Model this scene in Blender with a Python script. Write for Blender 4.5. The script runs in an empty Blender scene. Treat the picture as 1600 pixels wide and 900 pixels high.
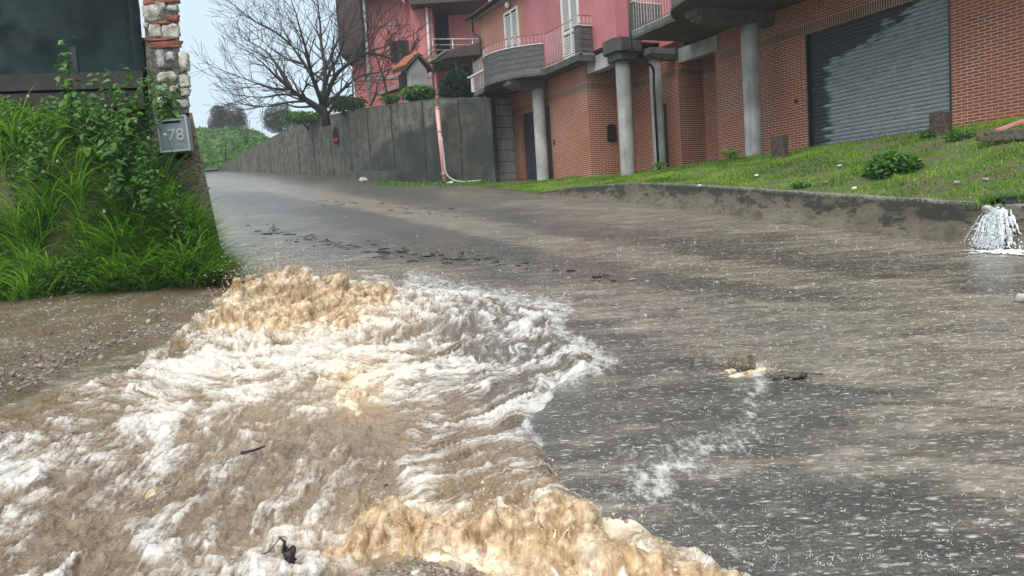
import bpy, math, random
import numpy as np
from mathutils import Matrix, Vector, noise as mnoise
random.seed(7); RNG = np.random.default_rng(11)
sc = bpy.context.scene
col = sc.collection
# ------------------------------------------------------------------ camera
FPX, PITCH, ROLL, AZ = 1218.0, -0.08376, -0.06495, 0.4346
fw = np.array([0, math.cos(PITCH), math.sin(PITCH)]); r0 = np.array([1., 0, 0]); u0 = np.cross(r0, fw)
CR = r0*math.cos(ROLL)+u0*math.sin(ROLL); CU = -r0*math.sin(ROLL)+u0*math.cos(ROLL)
cam_d = bpy.data.cameras.new('camera'); cam = bpy.data.objects.new('camera', cam_d); col.objects.link(cam)
cam_d.sensor_width = 36; cam_d.lens = FPX/1600*36; cam_d.clip_start = .05; cam_d.clip_end = 2000
cam.matrix_world = Matrix(((CR[0], CU[0], -fw[0], 0), (CR[1], CU[1], -fw[1], 0), (CR[2], CU[2], -fw[2], 0), (0, 0, 0, 1)))
sc.camera = cam
# ------------------------------------------------------------------ light
SUN_EL, SUN_AZ = math.radians(58), math.radians(200)
w = bpy.data.worlds.new('World'); sc.world = w; w.use_nodes = True
nt = w.node_tree; nt.nodes.clear()
sky = nt.nodes.new('ShaderNodeTexSky'); sky.sky_type = 'NISHITA'; sky.sun_disc = False
sky.sun_elevation = SUN_EL; sky.sun_rotation = SUN_AZ; sky.air_density = 1.0; sky.dust_density = 6; sky.ozone_density = 1.6; sky.altitude = 100
mixc = nt.nodes.new('ShaderNodeMix'); mixc.data_type = 'RGBA'; mixc.inputs[0].default_value = .72
mixc.inputs[7].default_value = (5.0, 6.1, 6.75, 1)          # overcast cloud deck
bg = nt.nodes.new('ShaderNodeBackground'); bg.inputs[1].default_value = .098
wo = nt.nodes.new('ShaderNodeOutputWorld')
nt.links.new(sky.outputs[0], mixc.inputs[6]); nt.links.new(mixc.outputs[2], bg.inputs[0]); nt.links.new(bg.outputs[0], wo.inputs[0])
sd = bpy.data.lights.new('sun', 'SUN'); sd.energy = 1.5; sd.angle = math.radians(60); sd.color = (1, .97, .93)
so = bpy.data.objects.new('sun', sd); col.objects.link(so)
dv = Vector((math.cos(SUN_EL)*math.sin(SUN_AZ), math.cos(SUN_EL)*math.cos(SUN_AZ), math.sin(SUN_EL)))
so.rotation_euler = dv.to_track_quat('Z', 'Y').to_euler()
sc.view_settings.view_transform = 'Standard'; sc.view_settings.look = 'None'; sc.view_settings.gamma = 1
sc.view_settings.exposure = .9
# ------------------------------------------------------------------ coordinates
def ray(x, y): return fw + (x-800)/FPX*CR - (y-450)/FPX*CU
d1 = np.array([-math.sin(AZ), math.cos(AZ), 0]); d2 = np.array([math.cos(AZ), math.sin(AZ), 0])
O = ray(1540, 150)*16; O[2] = 0                              # origin of the brick house frame
def UV(u, v, z=0): return O+u*d1+v*d2+np.array([0, 0, z])
def to_uv(p): q = np.array(p)-O; return float(q@d1), float(q@d2), float(p[2])
def atY(x, y, Y): d = ray(x, y); return d*Y/d[1]
def atu(x, y, u): d = ray(x, y); t = ((O@d1)+u)/(d@d1); return to_uv(d*t)
def atv(x, y, v): d = ray(x, y); t = ((O@d2)+v)/(d@d2); return to_uv(d*t)
def G(X, Y): return -1.5+.1*Y+.02*np.maximum(0, Y-30)       # height of the road
def gpx(x, y):
    d = ray(x, y); t = -1.5/(d[2]-.1*d[1]); return d*t
def proj(X, Y, Z):
    zc = X*fw[0]+Y*fw[1]+Z*fw[2]
    return 800+FPX*(X*CR[0]+Y*CR[1]+Z*CR[2])/zc, 450-FPX*(X*CU[0]+Y*CU[1]+Z*CU[2])/zc
# ------------------------------------------------------------------ noise
_perm = np.random.default_rng(3).permutation(256); _perm = np.concatenate([_perm, _perm, _perm])
_gr = np.random.default_rng(4).normal(size=(256, 3)); _gr /= np.linalg.norm(_gr, axis=1)[:, None]
def pnoise(x, y, z=0.):
    x, y, z = np.broadcast_arrays(np.asarray(x, float), np.asarray(y, float), np.asarray(z, float))
    xi, yi, zi = np.floor(x).astype(int), np.floor(y).astype(int), np.floor(z).astype(int)
    xf, yf, zf = x-xi, y-yi, z-zi; xi &= 255; yi &= 255; zi &= 255
    f = lambda t: t*t*t*(t*(t*6-15)+10)
    u, v, ww = f(xf), f(yf), f(zf); out = 0
    for a in (0, 1):
        for b in (0, 1):
            for c in (0, 1):
                g = _gr[_perm[_perm[_perm[xi+a]+yi+b]+zi+c] % 256]
                dt = g[..., 0]*(xf-a)+g[..., 1]*(yf-b)+g[..., 2]*(zf-c)
                out = out+dt*(u if a else 1-u)*(v if b else 1-v)*(ww if c else 1-ww)
    return out*1.6
def fbm(x, y, z=0., o=4, g=.5):
    s = 0; a = 1; k = 1
    for i in range(o): s = s+a*pnoise(x*k+i*17.3, y*k-i*9.1, z*k+i*3.7); a *= g; k *= 2.03
    return s
def sstep(a, b, x): t = np.clip((x-a)/(b-a), 0, 1); return t*t*(3-2*t)
def sdpoly(px, py, poly):                                  # signed distance, inside positive
    P = np.array(poly, float); n = len(P); d = np.full(px.shape, 1e18); ins = np.zeros(px.shape, bool)
    for i in range(n):
        a, b = P[i], P[(i+1) % n]; e = b-a; wx, wy = px-a[0], py-a[1]
        t = np.clip((wx*e[0]+wy*e[1])/(e@e+1e-9), 0, 1)
        d = np.minimum(d, (wx-t*e[0])**2+(wy-t*e[1])**2)
        c = (a[1] > py) != (b[1] > py)
        with np.errstate(divide='ignore', invalid='ignore'): xc = (b[0]-a[0])*(py-a[1])/(b[1]-a[1]+1e-12)+a[0]
        ins ^= c & (px < xc)
    d = np.sqrt(d); return np.where(ins, d, -d)
def dline(px, py, line):
    P = np.array(line, float); d = np.full(px.shape, 1e18)
    for a, b in zip(P[:-1], P[1:]):
        e = b-a; wx, wy = px-a[0], py-a[1]; t = np.clip((wx*e[0]+wy*e[1])/(e@e+1e-9), 0, 1)
        d = np.minimum(d, (wx-t*e[0])**2+(wy-t*e[1])**2)
    return np.sqrt(d)
# ------------------------------------------------------------------ materials
class Mt:
    def __init__(s, name):
        s.m = bpy.data.materials.new(name); s.m.use_nodes = True; s.t = s.m.node_tree; s.t.nodes.clear()
        s.out = s.t.nodes.new('ShaderNodeOutputMaterial')
    def n(s, typ, ins=None, **kw):
        nd = s.t.nodes.new('ShaderNode'+typ)
        for k, v in kw.items(): setattr(nd, k, v)
        for k, v in (ins or {}).items(): s.set(nd.inputs[k], v)
        return nd
    def set(s, sock, v):
        if isinstance(v, bpy.types.NodeSocket): s.t.links.new(v, sock)
        elif isinstance(v, (tuple, list)) and sock.type == 'RGBA' and len(v) == 3: sock.default_value = (*v, 1)
        else: sock.default_value = v
    def coord(s, kind='Object', scale=(1, 1, 1), rot=(0, 0, 0)):
        if kind == 'UV': c = s.n('UVMap').outputs[0]
        else: c = s.n('TexCoord').outputs[kind]
        return s.n('Mapping', {'Vector': c, 'Scale': scale, 'Rotation': rot}).outputs[0]
    def noise(s, vec, scale, detail=4, rough=.55, dist=0):
        return s.n('TexNoise', {'Vector': vec, 'Scale': scale, 'Detail': detail, 'Roughness': rough, 'Distortion': dist}).outputs[0]
    def ramp(s, fac, a, b, lo=0., hi=1.):
        return s.n('MapRange', {'Value': fac, 'From Min': a, 'From Max': b, 'To Min': lo, 'To Max': hi}, interpolation_type='SMOOTHSTEP').outputs[0]
    def mix(s, f, a, b, mode='MIX'):
        nd = s.n('Mix', data_type='RGBA', blend_type=mode)
        s.set(nd.inputs[0], f); s.set(nd.inputs[6], a if not isinstance(a, (tuple, list)) else (*a, 1) if len(a) == 3 else a); s.set(nd.inputs[7], b if not isinstance(b, (tuple, list)) else (*b, 1) if len(b) == 3 else b)
        return nd.outputs[2]
    def math(s, op, a, b=0., c=None):
        nd = s.n('Math', operation=op); s.set(nd.inputs[0], a); s.set(nd.inputs[1], b)
        if c is not None: s.set(nd.inputs[2], c)
        return nd.outputs[0]
    def attr(s, name, out='Fac'): return s.n('Attribute', attribute_name=name).outputs[out]
    def bump(s, h, strength=.5, dist=.01, normal=None):
        i = {'Height': h, 'Strength': strength, 'Distance': dist}
        if normal is not None: i['Normal'] = normal
        return s.n('Bump', i).outputs[0]
    def bsdf(s, color, rough=.6, normal=None, metal=0, spec=.5, **kw):
        b = s.n('BsdfPrincipled', {'Base Color': color, 'Roughness': rough, 'Metallic': metal, 'Specular IOR Level': spec})
        if normal is not None: s.set(b.inputs['Normal'], normal)
        for k, v in kw.items(): s.set(b.inputs[k.replace('_', ' ')], v)
        s.t.links.new(b.outputs[0], s.out.inputs[0]); return b
def plain(name, c, rough=.6, var=.15, scale=6, metal=0, bump=.15, spec=.5, bd=.004):
    m = Mt(name); v = m.coord(); nz = m.noise(v, scale, 6, .65)
    c2 = tuple(x*(1-var*1.6) for x in c); c1 = tuple(min(1, x*(1+var)) for x in c)
    cc = m.mix(m.ramp(nz, .3, .7), c2, c1)
    m.bsdf(cc, rough, m.bump(m.noise(v, scale*5, 4), bump, bd), metal, spec); return m.m
def concrete(name, c, streak=.6, moss=0., lines=None, rough=.75, seed=0, sfr=5., slo=.48, shi=.72, west=None):
    m = Mt(name); v = m.coord('Object'); mv = m.n('Mapping', {'Vector': v, 'Location': (seed, seed*2, 0)}).outputs[0]
    big = m.noise(mv, 1.3, 5, .6)
    sv = m.n('Mapping', {'Vector': mv, 'Scale': (sfr, sfr, .07*sfr)}).outputs[0]
    st = m.noise(sv, 1.6, 5, .6, .3)
    fine = m.noise(mv, 38, 5, .7)
    dk = tuple(x*.3 for x in c); lt = tuple(min(1, x*1.25) for x in c)
    cc = m.mix(m.ramp(big, .3, .7), tuple(x*.72 for x in c), lt)
    cc = m.mix(m.math('MULTIPLY', m.ramp(st, slo, shi), streak), cc, dk)
    cc = m.mix(m.ramp(fine, .35, .75), m.mix(.25, cc, (0, 0, 0)), cc)
    if moss: cc = m.mix(m.math('MULTIPLY', m.ramp(m.noise(mv, 2.1, 6, .7), .45, .62), moss), cc, (.035, .045, .02))
    if west is not None:
        xw = m.n('SeparateXYZ', {'Vector': v}).outputs[0]; zw = m.n('SeparateXYZ', {'Vector': v}).outputs[2]; archz = m.math('MAXIMUM', m.ramp(m.math('ADD', zw, m.math('MULTIPLY', big, .5)), 4.65, 4.4), m.ramp(m.math('ADD', xw, m.math('MULTIPLY', big, .6)), -2.2, -1.8)); wet = m.math('MULTIPLY', m.math('MULTIPLY', archz, m.ramp(m.math('SUBTRACT', m.math('ADD', xw, m.math('MULTIPLY', big, 3.)), m.math('MULTIPLY', m.math('POWER', m.math('MAXIMUM', m.math('SUBTRACT', zw, 2.4), 0.), 2.), .9)), west+.6, west+1.8)), m.ramp(m.noise(mv, .8, 5, .6), .3, .6, .5, .92)); cc = m.mix(wet, cc, (.018, .022, .016))
    h = m.math('ADD', m.math('MULTIPLY', fine, .5), m.noise(mv, 9, 4))
    if lines:
        z = m.n('SeparateXYZ', {'Vector': v}).outputs[2]
        fr = m.math('FRACT', m.math('MULTIPLY', m.math('ADD', z, 20.07), 1/lines))
        ln = m.math('LESS_THAN', fr, .08)
        if west is not None:
            xx_ = m.n('SeparateXYZ', {'Vector': v}).outputs[0]; ln2 = m.math('LESS_THAN', m.math('FRACT', m.math('ADD', m.math('MULTIPLY', xx_, .62), m.math('MULTIPLY', m.noise(mv, .7, 2), .15))), .06); cc = m.mix(m.math('MULTIPLY', ln2, m.ramp(m.noise(mv, 1.1, 3), .35, .5, .35, .95)), cc, (.012, .012, .010))
        cc = m.mix(m.math('MULTIPLY', ln, .3 if west is not None else .65), cc, (.015, .015, .014)); h = m.math('SUBTRACT', h, m.math('MULTIPLY', ln, 2))
    m.bsdf(cc, rough, m.bump(h, .5, .006)); return m.m
def brick(name, bw, rh, off, c1, c2, mo, seed=0, dz=0.):
    m = Mt(name); v = m.n('Mapping', {'Vector': m.coord('UV'), 'Location': (0, -dz, 0)}).outputs[0]
    wv = m.n('VectorMath', {0: v, 1: m.n('VectorMath', {0: m.n('TexNoise', {'Vector': v, 'Scale': 9, 'Detail': 2}).outputs[1], 1: (-.5, -.5, -.5)}, operation='ADD').outputs[0], 2: (1, 1, 1)}, operation='ADD')
    sc_ = m.n('VectorMath', {0: m.n('VectorMath', {0: m.n('TexNoise', {'Vector': v, 'Scale': 9, 'Detail': 2}).outputs[1], 1: (-.5, -.5, -.5)}, operation='ADD').outputs[0], 'Scale': .008}, operation='SCALE').outputs[0]
    vv = m.n('VectorMath', {0: v, 1: sc_}, operation='ADD').outputs[0]
    b = m.n('TexBrick', {'Vector': vv, 'Color1': c1, 'Color2': c2, 'Mortar': mo, 'Scale': 1., 'Mortar Size': .0105, 'Mortar Smooth': .2, 'Bias': 0., 'Brick Width': bw, 'Row Height': rh}, offset=off, offset_frequency=2)
    nz = m.noise(v, 1.1, 5, .6); fn = m.noise(v, 60, 4)
    cc = m.mix(m.ramp(nz, .3, .7, 0, .4), b.outputs[0], m.mix(1, b.outputs[0], (.62, .6, .6), 'MULTIPLY'))
    cc = m.mix(m.ramp(fn, .3, .8, 0, .35), cc, m.mix(1, cc, (.5, .5, .5), 'MULTIPLY'))
    # efflorescence on the joints: paler patches
    cc = m.mix(m.math('MULTIPLY', b.outputs[1], m.ramp(m.noise(v, .55, 3), .45, .65, 0, .6)), cc, (.72, .6, .52))
    h = m.math('ADD', m.math('MULTIPLY', b.outputs[1], -1.), m.math('MULTIPLY', fn, .35))
    m.bsdf(cc, .68, m.bump(h, .7, .008)); return m.m
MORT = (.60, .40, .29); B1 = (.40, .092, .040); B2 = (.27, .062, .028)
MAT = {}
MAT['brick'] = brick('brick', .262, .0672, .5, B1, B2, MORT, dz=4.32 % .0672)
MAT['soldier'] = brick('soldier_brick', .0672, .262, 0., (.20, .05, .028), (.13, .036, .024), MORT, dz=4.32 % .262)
MAT['pink'] = None
def plaster(name, c, grime=.25):
    m = Mt(name); v = m.coord(); n1 = m.noise(v, .9, 5, .6); sv = m.n('Mapping', {'Vector': v, 'Scale': (4, 4, .25)}).outputs[0]
    st = m.noise(sv, 1.4, 5, .6)
    cc = m.mix(m.ramp(n1, .3, .7), tuple(x*.85 for x in c), tuple(min(1, x*1.1) for x in c))
    cc = m.mix(m.math('MULTIPLY', m.ramp(st, .5, .75), grime), cc, tuple(x*.45 for x in c))
    m.bsdf(cc, .8, m.bump(m.noise(v, 90, 3), .3, .003)); return m.m
MAT['pink'] = plaster('pink_plaster', (.47, .165, .175))
MAT['orange'] = plaster('salmon_plaster', (.42, .185, .135))
MAT['pink_far'] = plaster('coral_plaster', (.62, .20, .195), .3)
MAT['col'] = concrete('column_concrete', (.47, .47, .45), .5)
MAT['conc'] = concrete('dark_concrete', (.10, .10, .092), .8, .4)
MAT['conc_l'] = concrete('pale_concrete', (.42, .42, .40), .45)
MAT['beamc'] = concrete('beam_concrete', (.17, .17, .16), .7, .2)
MAT['wallc'] = concrete('retaining_concrete', (.165, .148, .118), .9, .8, lines=.5, sfr=2.4, slo=.43, shi=.74, west=-7.5)
MAT['blockc'] = concrete('block_concrete', (.36, .355, .335), .4, .1, lines=.46, seed=4)
MAT['kerb_plain'] = concrete('kerb_concrete', (.24, .20, .145), .5, .97, seed=9, sfr=2., slo=.5, shi=.75)
MAT['white'] = plain('white_paint', (.74, .73, .70), .45, .06)
MAT['coping'] = plain('white_coping', (.62, .61, .58), .5, .15, 9)
MAT['dark_metal'] = plain('dark_metal', (.02, .02, .022), .35, .2)
MAT['rail_red'] = plain('red_railing_paint', (.34, .09, .08), .45, .2)
MAT['rail_pale'] = plain('pale_railing', (.62, .55, .50), .45, .1)
MAT['steel'] = plain('steel_rail', (.55, .55, .55), .35, .1, metal=.5)
MAT['dark'] = plain('dark_interior', (.012, .012, .014), .8, .1)
MAT['door'] = plain('brown_door', (.05, .022, .018), .45, .2, 8)
MAT['pinkpipe'] = plain('pink_pipe', (.70, .36, .32), .4, .08)
MAT['whitepipe'] = plain('white_hose', (.5, .5, .48), .45, .1)
MAT['tile'] = plain('terracotta', (.38, .13, .075), .7, .35, 14)
MAT['roofbrown'] = plain('brown_roofing', (.07, .045, .035), .7, .3, 10)
MAT['wood'] = plain('weathered_wood', (.10, .085, .065), .8, .4, 20, bump=.6, bd=.01)
def m_kerb():
    m = Mt('kerb_concrete'); v = m.coord(); h_ = m.attr('hrel'); s_ = m.n('Mapping', {'Vector': v, 'Scale': (1, 1, 2.6)}).outputs[0]
    n1 = m.noise(s_, 2.2, 6, .72); n2 = m.noise(v, 30, 5, .75); n3 = m.noise(s_, .8, 3)
    cc = m.mix(m.ramp(n1, .3, .7), (.13, .108, .075), (.34, .295, .215)); cc = m.mix(m.ramp(n2, .4, .8, 0, .5), cc, (.10, .085, .06))
    dk = m.ramp(m.math('ADD', m.math('MULTIPLY', h_, .38), m.math('ADD', m.math('MULTIPLY', n1, 1.1), m.math('MULTIPLY', n3, .6))), 1.04, 1.2); cc = m.mix(m.math('MULTIPLY', dk, .9), cc, (.022, .022, .016))
    cc = m.mix(m.math('MULTIPLY', m.ramp(h_, .93, .99), m.ramp(n2, .45, .6)), cc, (.38, .36, .31))
    m.bsdf(cc, .6, m.bump(m.math('ADD', n1, m.math('MULTIPLY', n2, .4)), .8, .03)); return m.m
MAT['kerbc'] = m_kerb()
def m_boards():
    m = Mt('grey_board_siding'); v = m.coord(); z = m.n('SeparateXYZ', {'Vector': v}).outputs[2]
    fr = m.math('FRACT', m.math('MULTIPLY', m.math('ADD', z, 20.), 1/.19)); ln = m.math('LESS_THAN', fr, .09)
    st = m.noise(m.n('Mapping', {'Vector': v, 'Scale': (1, 1, 9)}).outputs[0], 2.2, 5, .6)
    vs = m.noise(m.n('Mapping', {'Vector': v, 'Scale': (9, 9, .6)}).outputs[0], 1.2, 4, .6)
    cc = m.mix(m.ramp(st, .3, .7), (.055, .052, .046), (.125, .12, .11)); cc = m.mix(m.ramp(vs, .45, .75, 0, .45), cc, (.04, .04, .035))
    cc = m.mix(m.math('MULTIPLY', ln, .9), cc, (.008, .008, .008))
    h = m.math('SUBTRACT', m.math('MULTIPLY', st, .3), m.math('MULTIPLY', ln, 2.))
    m.bsdf(cc, .6, m.bump(h, .8, .01)); return m.m
MAT['boards'] = m_boards()
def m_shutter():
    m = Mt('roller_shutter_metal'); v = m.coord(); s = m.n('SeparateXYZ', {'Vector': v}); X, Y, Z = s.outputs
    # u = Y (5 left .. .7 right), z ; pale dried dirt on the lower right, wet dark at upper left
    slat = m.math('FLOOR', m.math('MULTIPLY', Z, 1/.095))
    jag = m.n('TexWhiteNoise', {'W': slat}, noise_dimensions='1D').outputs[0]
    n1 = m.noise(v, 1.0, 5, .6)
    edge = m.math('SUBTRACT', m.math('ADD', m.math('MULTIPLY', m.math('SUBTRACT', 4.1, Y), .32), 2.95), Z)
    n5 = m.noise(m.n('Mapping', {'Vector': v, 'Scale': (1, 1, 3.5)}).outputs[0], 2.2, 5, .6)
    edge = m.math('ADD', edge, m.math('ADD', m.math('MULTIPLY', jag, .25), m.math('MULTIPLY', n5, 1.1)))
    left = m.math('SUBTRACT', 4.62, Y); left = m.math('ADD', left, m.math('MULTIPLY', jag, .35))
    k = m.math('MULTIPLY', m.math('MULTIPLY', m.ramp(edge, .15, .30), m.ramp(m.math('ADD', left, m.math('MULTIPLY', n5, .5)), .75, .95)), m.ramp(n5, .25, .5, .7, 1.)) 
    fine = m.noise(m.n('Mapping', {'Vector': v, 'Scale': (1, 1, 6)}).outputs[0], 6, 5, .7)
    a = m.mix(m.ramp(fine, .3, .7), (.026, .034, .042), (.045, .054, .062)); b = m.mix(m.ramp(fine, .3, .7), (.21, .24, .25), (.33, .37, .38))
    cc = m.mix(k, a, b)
    gv = m.math('FRACT', m.math('MULTIPLY', m.math('SUBTRACT', Z, 1.34), 1/.095)); cc = m.mix(m.math('MULTIPLY', m.ramp(gv, .72, .93), m.ramp(m.noise(v, 3, 3), .3, .5, .45, .95)), cc, (.012, .015, .018))  # shade of the gaps between slats, painted dark into the grooves
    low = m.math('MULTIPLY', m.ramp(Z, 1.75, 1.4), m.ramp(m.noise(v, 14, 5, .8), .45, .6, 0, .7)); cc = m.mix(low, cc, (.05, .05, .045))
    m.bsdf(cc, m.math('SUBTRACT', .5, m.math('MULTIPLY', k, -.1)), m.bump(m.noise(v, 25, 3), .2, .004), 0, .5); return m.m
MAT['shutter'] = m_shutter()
MAT['shutter_d'] = plain('dark_shutter_metal', (.045, .055, .07), .45, .25, 4)
def m_foliage(name, c1, c2, rough=.5, trans=.15):
    m = Mt(name); t = m.attr('tint'); v = m.coord()
    cc = m.mix(t, c1, c2); cc = m.mix(m.ramp(m.noise(v, 1.3, 3), .35, .7, 0, .45), cc, m.mix(1, cc, (.6, .62, .55), 'MULTIPLY'))
    b = m.n('BsdfPrincipled', {'Base Color': cc, 'Roughness': rough, 'Specular IOR Level': .4})
    tr = m.n('BsdfTranslucent', {'Color': m.mix(1, cc, (1.3, 1.5, .6), 'MULTIPLY')})
    mx = m.n('MixShader', {0: trans, 1: b.outputs[0], 2: tr.outputs[0]}); m.t.links.new(mx.outputs[0], m.out.inputs[0]); return m.m
MAT['grass'] = m_foliage('long_grass', (.014, .07, .008), (.36, .62, .12), .3, .38)
MAT['lawn'] = m_foliage('lawn_grass', (.05, .15, .015), (.32, .46, .055), .6, .35)
MAT['leaf'] = m_foliage('weed_leaf', (.02, .075, .014), (.16, .32, .06), .35, .35)
MAT['cypress'] = m_foliage('conifer', (.012, .035, .018), (.03, .07, .035), .6, .1)
MAT['fartree'] = m_foliage('far_tree_leaf', (.04, .06, .035), (.09, .12, .07), .7, .1)
MAT['farred'] = m_foliage('far_red_leaf', (.11, .05, .035), (.17, .09, .05), .7, .1)
_m = Mt('pebble'); _m.bsdf(_m.mix(_m.attr('tint'), (.10, .08, .06), (.36, .31, .24)), .5); MAT['pebble'] = _m.m
MAT['petal'] = plain('white_petal', (.75, .75, .7), .6, .05)
MAT['yellow'] = plain('yellow_petal', (.6, .5, .15), .6, .05)
MAT['bark'] = plain('bark', (.028, .022, .019), .8, .4, 12, bump=.7, bd=.01)
MAT['stump'] = plain('stump_bark', (.075, .06, .048), .85, .45, 18, bump=.9, bd=.015)
MAT['twig'] = plain('wet_twig', (.018, .014, .011), .4, .3, 30)
MAT['straw'] = plain('straw', (.45, .35, .12), .6, .2, 30)
MAT['mailbox'] = plain('grey_enamel', (.25, .29, .32), .3, .08, 4, bump=.03)
MAT['mailbox_n'] = plain('number_relief', (.50, .54, .57), .3, .05, 4, bump=.03)
MAT['stone'] = plain('pale_stone', (.52, .48, .42), .8, .35, 9, bump=.8, bd=.02)
MAT['stone2'] = plain('grey_stone', (.36, .36, .35), .8, .35, 9, bump=.8, bd=.02)
MAT['redbrick'] = plain('old_red_brick', (.26, .085, .05), .8, .35, 12, bump=.7, bd=.01)
MAT['mortar'] = plain('rough_mortar', (.15, .135, .115), .9, .45, 16, bump=1., bd=.03)
MAT['render'] = plain('rough_render', (.27, .225, .165), .9, .35, 22, bump=1., bd=.03)
MAT['beam'] = plain('rusty_beam', (.024, .017, .014), .6, .35, 5)
MAT['blackpl'] = plain('black_plastic', (.012, .012, .013), .3, .2)
MAT['pinkboard'] = plain('pink_board', (.55, .22, .2), .6, .15)
# ------------------------------------------------------------------ mesh helpers
def tag(o, label=None, cat=None, group=None, kind=None):
    if label: o['label'] = label
    if cat: o['category'] = cat
    if group: o['group'] = group
    if kind: o['kind'] = kind
    return o
def empty(name, loc, rz=0., label=None, cat=None, group=None):
    o = bpy.data.objects.new(name, None); o.location = tuple(loc); o.rotation_euler = (0, 0, rz); o.empty_display_size = .2
    col.objects.link(o); tag(o, label, cat, group); return o
def link_mesh(name, me, mat, parent=None, loc=None):
    o = bpy.data.objects.new(name, me); col.objects.link(o)
    if mat is not None: me.materials.append(MAT[mat] if isinstance(mat, str) else mat)
    if parent is not None: o.parent = parent
    if loc is not None: o.location = tuple(loc)
    return o
def arr_mesh(name, V, F, mat, parent=None, attrs=None, uv=None, smooth=True, loc=None):
    """V (n,3), F (m,k) arrays"""
    me = bpy.data.meshes.new(name); V = np.asarray(V, np.float32); F = np.asarray(F, np.int32); k = F.shape[1]; m = len(F)
    me.vertices.add(len(V)); me.vertices.foreach_set('co', V.ravel())
    me.loops.add(m*k); me.loops.foreach_set('vertex_index', F.ravel())
    me.polygons.add(m); me.polygons.foreach_set('loop_start', np.arange(0, m*k, k, dtype=np.int32))
    me.polygons.foreach_set('loop_total', np.full(m, k, np.int32))
    me.polygons.foreach_set('use_smooth', np.full(m, smooth))
    me.update(calc_edges=True)
    for nm, a in (attrs or {}).items():
        at = me.attributes.new(nm, 'FLOAT', 'POINT'); at.data.foreach_set('value', np.asarray(a, np.float32).ravel())
    if uv is not None:
        ul = me.uv_layers.new(name='UVMap'); ul.data.foreach_set('uv', np.asarray(uv, np.float32)[F.ravel()].ravel())
    return link_mesh(name, me, mat, parent, loc)
def grid_faces(nr, nc):
    i = np.arange((nr-1)*(nc-1)); r = i//(nc-1); c = i % (nc-1); a = r*nc+c
    return np.stack([a, a+1, a+nc+1, a+nc], 1)
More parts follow.
